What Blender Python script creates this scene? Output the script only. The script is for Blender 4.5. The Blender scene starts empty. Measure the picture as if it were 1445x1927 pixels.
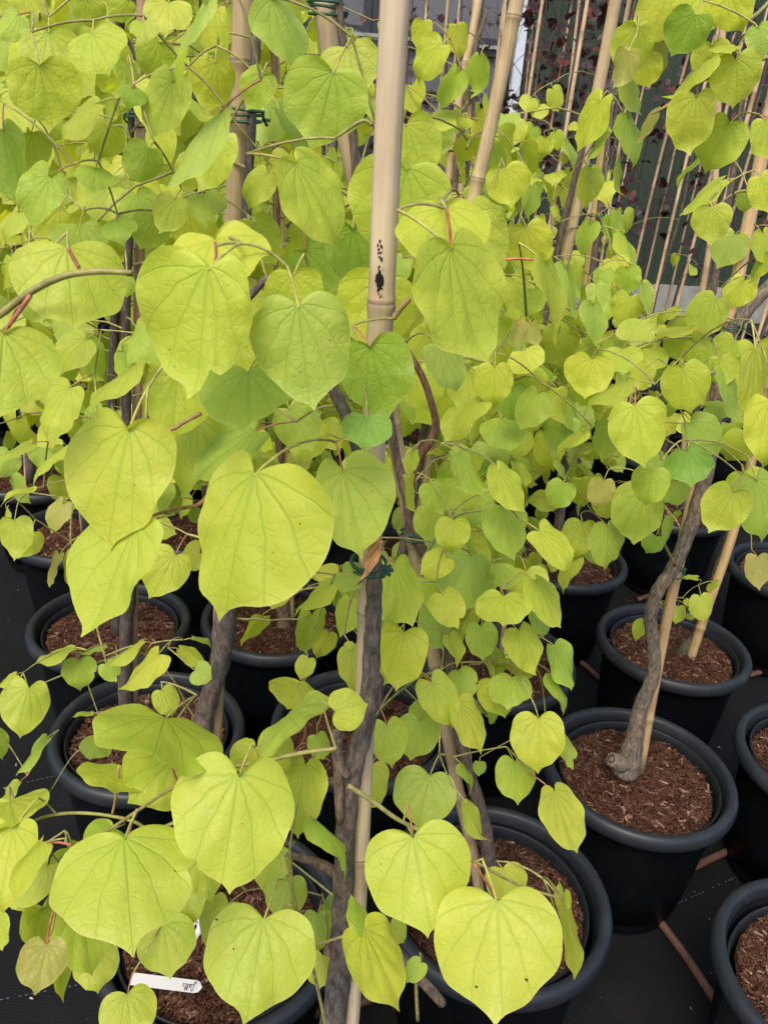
import bpy, math, random
import numpy as np
from mathutils import Vector, Matrix
random.seed(7); rng = np.random.default_rng(7)
S = bpy.context.scene
COL = S.collection

# ------------------------------------------------------------------ camera
PITCH, ROLL, CAMH, FPX = 0.43577, 0.07929, 1.28327, 1488.46
PW, PH = 1445.0, 1927.0
rt = np.array([1., 0, 0]); up0 = np.array([0, math.sin(PITCH), math.cos(PITCH)])
FWD = np.array([0, math.cos(PITCH), -math.sin(PITCH)])
RGT = math.cos(ROLL)*rt + math.sin(ROLL)*up0
UPV = -math.sin(ROLL)*rt + math.cos(ROLL)*up0
CAM = np.array([0, 0, CAMH])
cd = bpy.data.cameras.new('camera'); cam = bpy.data.objects.new('camera', cd); COL.objects.link(cam)
M = Matrix.Identity(4)
for i in range(3):
    M[i][0] = RGT[i]; M[i][1] = UPV[i]; M[i][2] = -FWD[i]; M[i][3] = CAM[i]
cam.matrix_world = M
cd.sensor_fit = 'VERTICAL'; cd.sensor_height = 36; cd.lens = FPX/PH*36
cd.clip_start = 0.02; cd.clip_end = 300
cd.dof.use_dof = True; cd.dof.focus_distance = 0.75; cd.dof.aperture_fstop = 26.0
S.camera = cam
S.render.resolution_x = 767; S.render.resolution_y = 1024

# ------------------------------------------------------------------ light
SUN_EL, SUN_AZ = math.radians(54), math.radians(200)
w = bpy.data.worlds.new('World'); S.world = w; w.use_nodes = True
nt = w.node_tree; nt.nodes.clear()
sky = nt.nodes.new('ShaderNodeTexSky'); sky.sky_type = 'NISHITA'; sky.sun_disc = False
sky.sun_elevation = SUN_EL; sky.sun_rotation = SUN_AZ; sky.dust_density = 4.0; sky.air_density = 1.0; sky.ozone_density = 0.6
bg = nt.nodes.new('ShaderNodeBackground'); bg.inputs[1].default_value = 0.13
wo = nt.nodes.new('ShaderNodeOutputWorld')
nt.links.new(sky.outputs[0], bg.inputs[0]); nt.links.new(bg.outputs[0], wo.inputs[0])
sl = bpy.data.lights.new('sun', 'SUN'); sl.energy = 1.0; sl.angle = math.radians(24); sl.color = (1.0, .95, .86)
so = bpy.data.objects.new('sun', sl); COL.objects.link(so)
# sky sun_rotation is measured clockwise from +Y
sdir = Vector((math.sin(SUN_AZ)*math.cos(SUN_EL), math.cos(SUN_AZ)*math.cos(SUN_EL), math.sin(SUN_EL)))
so.rotation_euler = sdir.to_track_quat('Z', 'Y').to_euler(); so.location = (0, 0, 6)
S.view_settings.view_transform = 'Standard'; S.view_settings.look = 'None'
S.view_settings.exposure = 1.02; S.view_settings.gamma = 1
S.cycles.max_bounces = 8; S.cycles.transmission_bounces = 6; S.cycles.diffuse_bounces = 5

# ------------------------------------------------------------------ helpers
def ray(px, py):
    d = FWD*FPX + RGT*(px-PW/2) - UPV*(py-PH/2)
    return d/np.linalg.norm(d)
def at(px, py, Y):
    d = ray(px, py); return CAM + d*(Y/d[1])
def atz(px, py, z):
    d = ray(px, py); return CAM + d*((z-CAMH)/d[2])
def proj(P):
    d = np.asarray(P)-CAM; z = d@FWD
    return PW/2+FPX*(d@RGT)/z, PH/2-FPX*(d@UPV)/z, z
def nrm(v):
    return v/(np.linalg.norm(v)+1e-12)
def link(name, me, parent=None, loc=(0, 0, 0)):
    o = bpy.data.objects.new(name, me); COL.objects.link(o); o.location = loc
    if parent is not None: o.parent = parent
    return o
def tag(o, label=None, cat=None, group=None, kind=None):
    if label: o['label'] = label
    if cat: o['category'] = cat
    if group: o['group'] = group
    if kind: o['kind'] = kind
    return o
def mesh(name, V, Fs, mat, uv=None, attrs=None, smooth=True):
    """V (n,3); Fs list of faces or array (m,4)"""
    me = bpy.data.meshes.new(name)
    V = np.asarray(V, dtype=np.float32)
    if isinstance(Fs, np.ndarray) and Fs.dtype != object:
        m, k = Fs.shape
        me.vertices.add(len(V)); me.vertices.foreach_set('co', V.ravel())
        me.loops.add(m*k); me.loops.foreach_set('vertex_index', Fs.astype(np.int32).ravel())
        me.polygons.add(m); me.polygons.foreach_set('loop_start', np.arange(0, m*k, k, dtype=np.int32))
        me.update(calc_edges=True)
        if uv is not None:
            l = me.uv_layers.new(name='UVMap'); l.data.foreach_set('uv', np.asarray(uv, dtype=np.float32)[Fs.ravel()].ravel())
    else:
        me.from_pydata([tuple(map(float, v)) for v in V], [], [tuple(int(i) for i in f) for f in Fs]); me.update()
    if attrs:
        for an, (typ, dat) in attrs.items():
            a = me.attributes.new(an, typ, 'POINT')
            a.data.foreach_set('color' if typ == 'FLOAT_COLOR' else 'value', np.asarray(dat, dtype=np.float32).ravel())
    me.polygons.foreach_set('use_smooth', [smooth]*len(me.polygons))
    me.materials.append(mat); me.validate(); return me
def catmull(P, n=6):
    P = np.asarray(P, float)
    if len(P) < 3: n = max(n, 2)
    Q = np.vstack([2*P[0]-P[1], P, 2*P[-1]-P[-2]]); out = []
    for i in range(1, len(Q)-2):
        for k in range(n):
            t = k/n; a, b, c, d = Q[i-1], Q[i], Q[i+1], Q[i+2]
            out.append(.5*((2*b)+(-a+c)*t+(2*a-5*b+4*c-d)*t*t+(-a+3*b-3*c+d)*t**3))
    out.append(Q[-2]); return np.array(out)
def tube(P, R, seg=8, cap=True, wob=0.0):
    P = np.asarray(P, float); R = np.broadcast_to(np.asarray(R, float), (len(P),))
    T = np.gradient(P, axis=0); T /= np.linalg.norm(T, axis=1)[:, None]+1e-12
    u = np.cross(T[0], [0.31, .9, .2]); u = nrm(u); V = []
    th = np.linspace(0, 2*np.pi, seg, endpoint=False)
    for i in range(len(P)):
        u = nrm(u-T[i]*(u@T[i])); v = np.cross(T[i], u)
        rr = R[i]*(1+wob*rng.normal(size=seg)) if wob else np.full(seg, R[i])
        V.append(P[i]+np.outer(np.cos(th)*rr, u)+np.outer(np.sin(th)*rr, v))
    V = np.vstack(V); F = []
    i, j = np.meshgrid(np.arange(len(P)-1), np.arange(seg), indexing='ij'); i = i.ravel(); j = j.ravel(); j2 = (j+1) % seg
    F = np.stack([i*seg+j, i*seg+j2, (i+1)*seg+j2, (i+1)*seg+j], 1)
    if cap:
        c0 = len(V); V = np.vstack([V, P[0], P[-1]]); e = (len(P)-1)*seg
        jj = np.arange(seg); j2 = (jj+1) % seg
        F = np.vstack([F, np.stack([j2, jj, np.full(seg, c0), np.full(seg, c0)], 1)*1, np.stack([e+jj, e+j2, np.full(seg, c0+1), np.full(seg, c0+1)], 1)])
    return V, F
class MB:
    def __init__(s): s.V = []; s.F = []; s.n = 0; s.C = []; s.U = []
    def add(s, V, F, c=None, uv=None):
        s.V.append(V); s.F.append(np.asarray(F)+s.n); s.n += len(V)
        if c is not None: s.C.append(np.tile(np.append(c, 1.0), (len(V), 1)) if np.ndim(c) == 1 else c)
        if uv is not None: s.U.append(uv)
    def box(s, lo, hi, c=None):
        x0, y0, z0 = lo; x1, y1, z1 = hi
        V = np.array([(x0,y0,z0),(x1,y0,z0),(x1,y1,z0),(x0,y1,z0),(x0,y0,z1),(x1,y0,z1),(x1,y1,z1),(x0,y1,z1)], float)
        s.add(V, [(0,3,2,1),(4,5,6,7),(0,1,5,4),(1,2,6,5),(2,3,7,6),(3,0,4,7)], c)
    def build(s, name, mat, parent=None, smooth=True, loc=(0, 0, 0)):
        F = np.vstack(s.F); V = np.vstack(s.V)
        # degenerate quads (caps) become triangles
        tri = F[:, 2] == F[:, 3]
        at_ = {'col': ('FLOAT_COLOR', np.vstack(s.C))} if s.C else None
        uv = np.vstack(s.U) if s.U else None
        if tri.any():
            me = mesh(name, V, [tuple(f[:3]) if t else tuple(f) for f, t in zip(F, tri)], mat, None, at_, smooth)
        else:
            me = mesh(name, V, F, mat, uv, at_, smooth)
        return link(name, me, parent, loc)

# ------------------------------------------------------------------ node helper
class X:
    def __init__(s, nt, sock): s.nt = nt; s.s = sock
    def m(s, op, *a):
        n = s.nt.nodes.new('ShaderNodeMath'); n.operation = op
        for i, v in enumerate((s,)+a):
            if isinstance(v, X): s.nt.links.new(v.s, n.inputs[i])
            else: n.inputs[i].default_value = v
        return X(s.nt, n.outputs[0])
    def __add__(s, o): return s.m('ADD', o)
    def __sub__(s, o): return s.m('SUBTRACT', o)
    def __mul__(s, o): return s.m('MULTIPLY', o)
    def __truediv__(s, o): return s.m('DIVIDE', o)
    def abs(s): return s.m('ABSOLUTE')
    def clamp(s):
        r = s.m('ADD', 0.0); r.s.node.use_clamp = True; return r
    def rsub(s, c): return (s*-1.0)+c
def newmat(name):
    m = bpy.data.materials.new(name); m.use_nodes = True; nt = m.node_tree; nt.nodes.clear()
    return m, nt
def N(nt, t, **kw):
    n = nt.nodes.new('ShaderNode'+t)
    for k, v in kw.items():
        if k.startswith('i_'):
            n.inputs[k[2:].replace('_', ' ')].default_value = v
        else: setattr(n, k, v)
    return n
def L(nt, a, b): nt.links.new(a.s if isinstance(a, X) else a, b)
def mixc(nt, f, a, b, mode='MIX'):
    n = nt.nodes.new('ShaderNodeMix'); n.data_type = 'RGBA'; n.blend_type = mode
    for sock, v in ((n.inputs[0], f), (n.inputs[6], a), (n.inputs[7], b)):
        if isinstance(v, X): nt.links.new(v.s, sock)
        elif hasattr(v, 'is_linked') or hasattr(v, 'links'): nt.links.new(v, sock)
        else: sock.default_value = v if isinstance(v, (int, float)) else (*v, 1.0)
    return n.outputs[2]
def ramp(nt, fac, stops):
    n = nt.nodes.new('ShaderNodeValToRGB'); cr = n.color_ramp
    while len(cr.elements) < len(stops): cr.elements.new(.5)
    for e, (p, c) in zip(cr.elements, stops): e.position = p; e.color = (*c, 1) if len(c) == 3 else c
    L(nt, fac, n.inputs[0]); return n.outputs[0]
def simple(name, base, rough=.6, spec=.4, noise=None, bump=0, coord='Object', scale=(1, 1, 1)):
    m, nt = newmat(name); p = N(nt, 'BsdfPrincipled'); o = N(nt, 'OutputMaterial'); L(nt, p.outputs[0], o.inputs[0])
    p.inputs['Roughness'].default_value = rough; p.inputs['Specular IOR Level'].default_value = spec
    p.inputs['Base Color'].default_value = (*base, 1)
    if noise:
        sc, c2, lo, hi = noise
        tc = N(nt, 'TexCoord'); mp = N(nt, 'Mapping'); mp.inputs['Scale'].default_value = scale
        L(nt, tc.outputs[coord], mp.inputs[0])
        nz = N(nt, 'TexNoise'); nz.inputs['Scale'].default_value = sc; nz.inputs['Detail'].default_value = 6; nz.inputs['Roughness'].default_value = .65
        L(nt, mp.outputs[0], nz.inputs[0])
        L(nt, ramp(nt, nz.outputs[0], [(lo, base), (hi, c2)]), p.inputs['Base Color'])
        if bump:
            b = N(nt, 'Bump'); b.inputs['Strength'].default_value = bump; b.inputs['Distance'].default_value = .004
            L(nt, nz.outputs[0], b.inputs['Height']); L(nt, b.outputs[0], p.inputs['Normal'])
    return m

# leaf blade: palmate veins radiating from the leaf base, in the leaf's own coordinates
def leaf_material(name, trans=.42, dead=False):
    m, nt = newmat(name)
    uvn = N(nt, 'UVMap'); uvn.uv_map = 'UVMap'
    at_ = N(nt, 'Attribute'); at_.attribute_name = 'col'
    rimn = N(nt, 'Attribute'); rimn.attribute_name = 'rim'
    # warp
    nz = N(nt, 'TexNoise'); nz.inputs['Scale'].default_value = 3.2; nz.inputs['Detail'].default_value = 2
    L(nt, uvn.outputs[0], nz.inputs[0])
    sub = N(nt, 'VectorMath', operation='SUBTRACT'); L(nt, nz.outputs[1], sub.inputs[0]); sub.inputs[1].default_value = (.5, .5, .5)
    sc = N(nt, 'VectorMath', operation='SCALE'); L(nt, sub.outputs[0], sc.inputs[0]); sc.inputs['Scale'].default_value = .11
    ad = N(nt, 'VectorMath', operation='ADD'); L(nt, uvn.outputs[0], ad.inputs[0]); L(nt, sc.outputs[0], ad.inputs[1])
    sp = N(nt, 'SeparateXYZ'); L(nt, ad.outputs[0], sp.inputs[0])
    sp0 = N(nt, 'SeparateXYZ'); L(nt, uvn.outputs[0], sp0.inputs[0])
    x = X(nt, sp.outputs[0]).abs(); y = X(nt, sp.outputs[1])
    r = (x*x+y*y).m('SQRT'); phi = x.m('ARCTAN2', y)
    ds = [X(nt, sp0.outputs[0]).abs()]
    for a, c in ((.50, .25), (1.02, .45), (1.62, .6)):
        ds.append((phi-(r*-c+a)).abs()*r)
    taper = (r*-.75+1.15).m('MAXIMUM', .15)
    V = None; dm = None
    for k, d in enumerate(ds):
        wv = taper*(.011 if k == 0 else .0080)
        v = ((d/wv)*-1.0+1.6).clamp()
        V = v if V is None else V.m('MAXIMUM', v); dm = d if dm is None else dm.m('MINIMUM', d)
    q = (r-dm*.75)*4.6
    fr = (q.m('FRACT')-.5).abs()
    sec = ((fr/.036)*-1.0+1.5).clamp()*((r-.20)*5.0).clamp()*((dm/.15)*-1.0+1.25).clamp()
    vor = N(nt, 'TexVoronoi', feature='DISTANCE_TO_EDGE'); vor.inputs['Scale'].default_value = 10; L(nt, ad.outputs[0], vor.inputs[0])
    ter = ((X(nt, vor.outputs[0])/.09)*-1.0+1.0).clamp()
    allv = V.m('MAXIMUM', sec*.42).m('MAXIMUM', ter*.13)
    # pigment mottling
    n2 = N(nt, 'TexNoise'); n2.inputs['Scale'].default_value = 2.6; n2.inputs['Detail'].default_value = 5; n2.inputs['Roughness'].default_value = .6
    geo = N(nt, 'TexCoord'); 
    addo = N(nt, 'VectorMath', operation='ADD'); L(nt, uvn.outputs[0], addo.inputs[0]); L(nt, at_.outputs[0], addo.inputs[1])
    sc2 = N(nt, 'VectorMath', operation='MULTIPLY_ADD'); L(nt, at_.outputs[0], sc2.inputs[0]); sc2.inputs[1].default_value = (37, 51, 91); L(nt, uvn.outputs[0], sc2.inputs[2])
    L(nt, sc2.outputs[0], n2.inputs[0])
    mot = ((X(nt, n2.outputs[0])-.42)*3.0).clamp()
    base = at_.outputs[0]
    green = mixc(nt, 1.0, base, (.80, .93, .85), 'MULTIPLY')
    c1 = mixc(nt, mot*.7, base, green)
    vdark = mixc(nt, 1.0, c1, (.70, .84, .72), 'MULTIPLY')
    c2 = mixc(nt, allv*.62, c1, vdark)
    rim = ((X(nt, rimn.outputs['Fac'])-.975)*40.0).clamp()
    c3 = mixc(nt, rim*.5, c2, (.72, .70, .22))
    # specks
    v2 = N(nt, 'TexVoronoi'); v2.inputs['Scale'].default_value = 6.5; L(nt, sc2.outputs[0], v2.inputs[0])
    n3 = N(nt, 'TexNoise'); n3.inputs['Scale'].default_value = 40; L(nt, sc2.outputs[0], n3.inputs[0])
    spk = (((X(nt, v2.outputs[0])+(X(nt, n3.outputs[0])-.5)*.05)/.05)*-1.0+1.5).clamp()*((X(nt, n2.outputs[0])-.48)*12.0).clamp()
    c4 = mixc(nt, spk*.8, c3, (.12, .08, .02))
    h = (allv*-1.0)+mot*.25+X(nt, vor.outputs[0])*1.0
    b = N(nt, 'Bump'); b.inputs['Strength'].default_value = .36; b.inputs['Distance'].default_value = .0012; L(nt, h, b.inputs['Height'])
    p = N(nt, 'BsdfPrincipled'); p.inputs['Roughness'].default_value = .44; p.inputs['Specular IOR Level'].default_value = .4
    L(nt, c4, p.inputs['Base Color']); L(nt, b.outputs[0], p.inputs['Normal'])
    t = N(nt, 'BsdfTranslucent'); tc = mixc(nt, 1.0, c4, (1.0, .96, .35), 'MULTIPLY'); L(nt, tc, t.inputs[0]); L(nt, b.outputs[0], t.inputs[1])
    mx = N(nt, 'MixShader'); mx.inputs[0].default_value = trans; L(nt, p.outputs[0], mx.inputs[1]); L(nt, t.outputs[0], mx.inputs[2])
    o = N(nt, 'OutputMaterial'); L(nt, mx.outputs[0], o.inputs[0])
    return m
M_LEAF = leaf_material('golden_leaf', .52)
M_PURPLE = leaf_material('purple_leaf', .25)

def bark_material():
    m, nt = newmat('bark'); tc = N(nt, 'TexCoord')
    mp = N(nt, 'Mapping'); mp.inputs['Scale'].default_value = (1, 1, .33); L(nt, tc.outputs['Object'], mp.inputs[0])
    n1 = N(nt, 'TexNoise'); n1.inputs['Scale'].default_value = 230; n1.inputs['Detail'].default_value = 8; n1.inputs['Roughness'].default_value = .78; L(nt, mp.outputs[0], n1.inputs[0])
    n0 = N(nt, 'TexNoise'); n0.inputs['Scale'].default_value = 14; n0.inputs['Detail'].default_value = 4; L(nt, tc.outputs['Object'], n0.inputs[0])
    a = N(nt, 'Attribute'); a.attribute_name = 'col'
    c = mixc(nt, 1.0, a.outputs[0], ramp(nt, n1.outputs[0], [(.36, (.35, .34, .36)), (.5, (.9, .9, .9)), (.64, (1.85, 1.75, 1.62))]), 'MULTIPLY')
    c = mixc(nt, 1.0, c, ramp(nt, n0.outputs[0], [(.3, (.7, .74, .8)), (.7, (1.25, 1.1, .95))]), 'MULTIPLY')
    v = N(nt, 'TexVoronoi'); v.inputs['Scale'].default_value = 420; L(nt, tc.outputs['Object'], v.inputs[0])
    sp = (((X(nt, v.outputs[0]))/.26)*-1.0+1.2).clamp()*((X(nt, n1.outputs[0])-.5)*8.0).clamp()
    c = mixc(nt, sp*.5, c, (.33, .3, .26))
    p = N(nt, 'BsdfPrincipled'); p.inputs['Roughness'].default_value = .8; p.inputs['Specular IOR Level'].default_value = .25; L(nt, c, p.inputs['Base Color'])
    b = N(nt, 'Bump'); b.inputs['Strength'].default_value = .8; b.inputs['Distance'].default_value = .0016; L(nt, n1.outputs[0], b.inputs['Height']); L(nt, b.outputs[0], p.inputs['Normal'])
    o = N(nt, 'OutputMaterial'); L(nt, p.outputs[0], o.inputs[0]); return m
M_BARK = bark_material()

def bamboo_material():
    m, nt = newmat('bamboo'); tc = N(nt, 'TexCoord')
    mp = N(nt, 'Mapping'); mp.inputs['Scale'].default_value = (1, 1, .03); L(nt, tc.outputs['Object'], mp.inputs[0])
    n1 = N(nt, 'TexNoise'); n1.inputs['Scale'].default_value = 260; n1.inputs['Detail'].default_value = 5; L(nt, mp.outputs[0], n1.inputs[0])
    n2 = N(nt, 'TexNoise'); n2.inputs['Scale'].default_value = 9; n2.inputs['Detail'].default_value = 6; L(nt, tc.outputs['Object'], n2.inputs[0])
    a = N(nt, 'Attribute'); a.attribute_name = 'col'
    c = mixc(nt, 1.0, a.outputs[0], ramp(nt, n1.outputs[0], [(.3, (.78, .76, .72)), (.7, (1.12, 1.1, 1.08))]), 'MULTIPLY')
    c = mixc(nt, 1.0, c, ramp(nt, n2.outputs[0], [(.36, (.70, .62, .56)), (.47, (.95, .93, .9)), (.66, (1.12, 1.11, 1.1))]), 'MULTIPLY')
    n3 = N(nt, 'TexNoise'); n3.inputs['Scale'].default_value = 150; n3.inputs['Detail'].default_value = 3
    mp2 = N(nt, 'Mapping'); mp2.inputs['Scale'].default_value = (1, 1, .4); L(nt, tc.outputs['Object'], mp2.inputs[0]); L(nt, mp2.outputs[0], n3.inputs[0])
    st = ((X(nt, n3.outputs[0])-.64)*9.0).clamp()*((X(nt, n2.outputs[0])-.48)*6.0).clamp()
    c = mixc(nt, st*.7, c, (.08, .06, .05))
    p = N(nt, 'BsdfPrincipled'); p.inputs['Roughness'].default_value = .48; p.inputs['Specular IOR Level'].default_value = .35; L(nt, c, p.inputs['Base Color'])
    b = N(nt, 'Bump'); b.inputs['Strength'].default_value = .35; b.inputs['Distance'].default_value = .0006; L(nt, n1.outputs[0], b.inputs['Height']); L(nt, b.outputs[0], p.inputs['Normal'])
    o = N(nt, 'OutputMaterial'); L(nt, p.outputs[0], o.inputs[0]); return m
M_BAMBOO = bamboo_material()
def col_mat(name, rough, spec, bscale=0, mul=None):
    m, nt = newmat(name); a = N(nt, 'Attribute'); a.attribute_name = 'col'
    p = N(nt, 'BsdfPrincipled'); p.inputs['Roughness'].default_value = rough; p.inputs['Specular IOR Level'].default_value = spec
    o = N(nt, 'OutputMaterial'); L(nt, p.outputs[0], o.inputs[0]); c = a.outputs[0]
    if bscale:
        tc = N(nt, 'TexCoord'); n1 = N(nt, 'TexNoise'); n1.inputs['Scale'].default_value = bscale; n1.inputs['Detail'].default_value = 5; L(nt, tc.outputs['Object'], n1.inputs[0])
        c = mixc(nt, 1.0, c, ramp(nt, n1.outputs[0], [(.3, (.65, .65, .65)), (.7, (1.3, 1.3, 1.3))]), 'MULTIPLY')
        b = N(nt, 'Bump'); b.inputs['Strength'].default_value = .5; b.inputs['Distance'].default_value = .002; L(nt, n1.outputs[0], b.inputs['Height']); L(nt, b.outputs[0], p.inputs['Normal'])
    L(nt, c, p.inputs['Base Color']); return m
M_TWIG = col_mat('young_twig', .5, .3, 150)
M_MULCH = col_mat('bark_mulch', .85, .2, 180)
M_PLASTIC = simple('black_pot_plastic', (.0022, .003, .004), .5, .12, (26, (.005, .006, .0075), .4, .75), .12)
M_RIM = simple('dusty_skylit_rim', (.015, .018, .022), .42, .36, (17, (.040, .042, .045), .5, .85), .25)  # lighter than the body: dust plus the sky's sheen put into the grey
M_PLASTIC_IN = simple('inner_pot_plastic', (.008, .010, .012), .5, .3, (30, (.016, .018, .020), .4, .7), .1)
M_TIE = simple('green_tie_plastic', (.018, .072, .036), .4, .4)

# ------------------------------------------------------------------ leaves
OUT = np.array([(0,.0),(.03,-.035),(.10,-.095),(.20,-.135),(.31,-.12),(.41,-.055),(.485,.05),(.525,.18),(.535,.31),(.52,.44),(.48,.565),(.415,.68),(.33,.775),(.235,.85),(.145,.90),(.075,.94),(.032,.985),(.0,1.04)])
def outline(n, seed):
    r = np.random.default_rng(seed)
    P = OUT.copy()
    wid = r.uniform(.96, 1.08); tipn = r.uniform(-.5, .35)
    P[:, 0] *= wid
    k = P[:, 1] > .8; P[k, 1] += (P[k, 1]-.8)*tipn*.5; P[k, 0] *= 1-.25*max(tipn, 0)
    if r.uniform() < .45: P[k, 0] *= 1.1; P[-1, 0] = 0
    right = catmull(P, 5)
    # resample by arc
    s = np.r_[0, np.cumsum(np.linalg.norm(np.diff(right, axis=0), axis=1))]; s /= s[-1]
    h = n//2; tt = np.linspace(0, 1, h+1)
    R = np.stack([np.interp(tt, s, right[:, 0]), np.interp(tt, s, right[:, 1])], 1)
    Lf = R[1:-1][::-1].copy(); Lf[:, 0] *= -1
    asy = r.uniform(.9, 1.1); Lf[:, 0] *= asy
    O = np.vstack([R, Lf]); n_ = len(O)
    # wavy margin
    ph = r.uniform(0, 6.28, 3); t = np.linspace(0, 2*np.pi, n_, endpoint=False)
    wv = 1+.018*np.sin(5*t+ph[0])+.012*np.sin(9*t+ph[1])
    O *= wv[:, None]; O[0] = (0, .0)
    O[:, 0] += .05*r.normal()*np.clip(O[:, 1], 0, 2)**2
    if seed % 4 == 1:   # a nibbled or torn margin
        k0 = r.integers(int(n_*.15), int(n_*.85)); k = np.arange(n_); O *= (1-.13*np.exp(-((k-k0)/(n_*.018))**2))[:, None]
    if seed % 5 == 2: O[:, 1] = np.where(O[:, 1] < 0, O[:, 1]*1.5, O[:, 1])
    return O
_tc = {}
def template(n, ns, seed):
    k = (n, ns, seed)
    if k in _tc: return _tc[k]
    O = outline(n, seed); m = len(O)
    s = np.linspace(0, 1, ns+1)[1:]**.85; s /= s[-1]
    P = np.vstack([np.zeros((1, 2))+[0, .012]]+[np.array([0, .012])+(O-[0, .012])*v for v in s])
    rim = np.r_[0, np.repeat(s, m)]
    j = np.arange(m); j2 = (j+1) % m; F = []
    for a in range(ns-1):
        b = 1+a*m; F.append(np.stack([b+j, b+m+j, b+m+j2, b+j2], 1))
    # centre fan as quads
    jj = np.arange(0, m-1, 2)
    F.append(np.stack([np.zeros(len(jj), int), 1+jj, 1+jj+1, 1+(jj+2) % m], 1))
    F = np.vstack(F)
    x = np.abs(P[:, 0]); y = P[:, 1]; r = np.hypot(x, y); phi = np.arctan2(x, y)
    dm = np.minimum.reduce([x]+[r*np.abs(phi-(a-c*r)) for a, c in ((.5, .25), (1.02, .45), (1.62, .6))])
    rg = np.random.default_rng(seed+99)
    puck = np.clip(dm/.10, 0, 1)**.9*.009*np.clip(r*3, 0, 1)
    puck *= 1+.22*np.sin(y*21+x*18*np.sign(P[:, 0])+rg.uniform(0, 6))
    _tc[k] = (P, F, rim, puck); return _tc[k]
CMAP = {  # pigment of the blade
    'y': (.575, .645, .075), 'Y': (.64, .68, .075), 'G': (.52, .64, .11), 'g': (.46, .59, .075), 'd': (.35, .50, .055), 'D': (.28, .47, .07),
    'r': (.50, .47, .11), 'p': (.050, .020, .028), 'q': (.12, .025, .018), 'b': (.42, .22, .10)}
def leaf_geo(B, ey, ez, Ls, n=20, ns=4, seed=0, c='y', fold=0., droop=.15, wave=.03, rg=None, jit=.07, xs=None, soft=1.0, lf=.5):
    rg = rg or rng
    P, F, rim, puck = template(n, ns, seed % 17)
    x, y = P[:, 0]*(xs or rg.uniform(.88, 1.1)), P[:, 1]
    x = np.where(x > 0, x*2*lf, x*2*(1-lf))
    ey = nrm(ey); ez = nrm(ez-ey*(ez@ey)); ex = np.cross(ey, ez)
    a = rg.uniform(0, 6.28)
    edge = rim**3
    z = puck+fold*np.sqrt(x*x+.004)+wave*edge*np.sin(3*np.arctan2(x, y-.35)+a)+.5*wave*edge*np.sin(7*np.arctan2(x, y-.35)+2*a)
    # lobes near the base lift, tip droops
    z -= droop*np.clip(y, 0, 2)**2
    z += x*y*rg.normal()*.16*soft+np.clip(y-.72, 0, 1)**2*rg.normal()*1.6*soft
    z += .035*np.sin(x*7+a)*np.cos(y*5+a*2)*edge
    z -= .12*np.abs(x)**2
    V = B+Ls*(np.outer(x, ex)+np.outer(y, ey)+np.outer(z, ez))
    cc = np.array(CMAP[c])*(1+rg.normal()*jit*.5)*np.array([1+rg.normal()*jit*.35, 1, 1+rg.normal()*jit])
    cc = np.clip(cc, .01, .8)
    C = np.tile(np.append(cc, 1), (len(V), 1))
    return V, F, P.copy(), C, rim
def leaf_mesh(name, g, mat):
    V, F, uv, C, rim = g
    return mesh(name, V, F, mat, uv, {'col': ('FLOAT_COLOR', C), 'rim': ('FLOAT', rim)})
def leaf_px_once(bx, by, tx, ty, w, Y, c, seed, side=None, toward=None, fold=None, droop=None, lf=.5):
    rg = np.random.default_rng(seed*13+5)
    B = at(bx, by, Y); dep = (B-CAM)@FWD; v = nrm(B-CAM)
    # pixel -> metre at this distance
    d0 = ray(bx, by); k = np.linalg.norm(B-CAM)*(1/FPX)*(FPX/np.linalg.norm(FWD*FPX+RGT*(bx-PW/2)-UPV*(by-PH/2)))
    T = CAM+ray(tx, ty)*np.linalg.norm(B-CAM)
    t2 = T-B; t2 = t2-v*(t2@v); l = np.linalg.norm(t2)
    wm = w*dep/FPX; asp = 1.06*max(.90, min(1.22, wm/(1.06*max(l, 1e-4)))) if wm > .75*l else .97
    if wm > asp*l:
        Ls = wm/asp; dz = math.sqrt(max(Ls*Ls-l*l, 0)); dz = min(dz, 6*l)
        tw = toward if toward is not None else -1
        ey = nrm(t2+v*dz*tw); Ls = max(Ls, np.linalg.norm(t2+v*dz))
        Ls = wm/asp
        ez = -v
    else:
        Ls = l; ey = nrm(t2); roll = math.acos(max(.12, min(1, wm/(asp*l))))
        n0 = nrm(-v-ey*((-v)@ey)); ex = np.cross(ey, n0)
        sd = side if side is not None else (1 if ex[2] > 0 else -1)
        ez = math.cos(roll)*n0+math.sin(roll)*ex*sd
    n, ns = (64, 16) if w > 100 else ((44, 10) if w > 45 else (28, 6))
    fo = fold if fold is not None else rg.uniform(-.30, .20)*(.6 if w > 100 else 1)
    dr = droop if droop is not None else rg.uniform(.0, .26)*(.45 if w > 100 else 1)
    return leaf_geo(B, ey, ez, Ls/1.0, n, ns, seed, c, fo, dr, .034, rg, xs=asp/1.06, soft=.45 if w > 100 else 1.0, lf=lf), B, ey, ez, Ls

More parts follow.
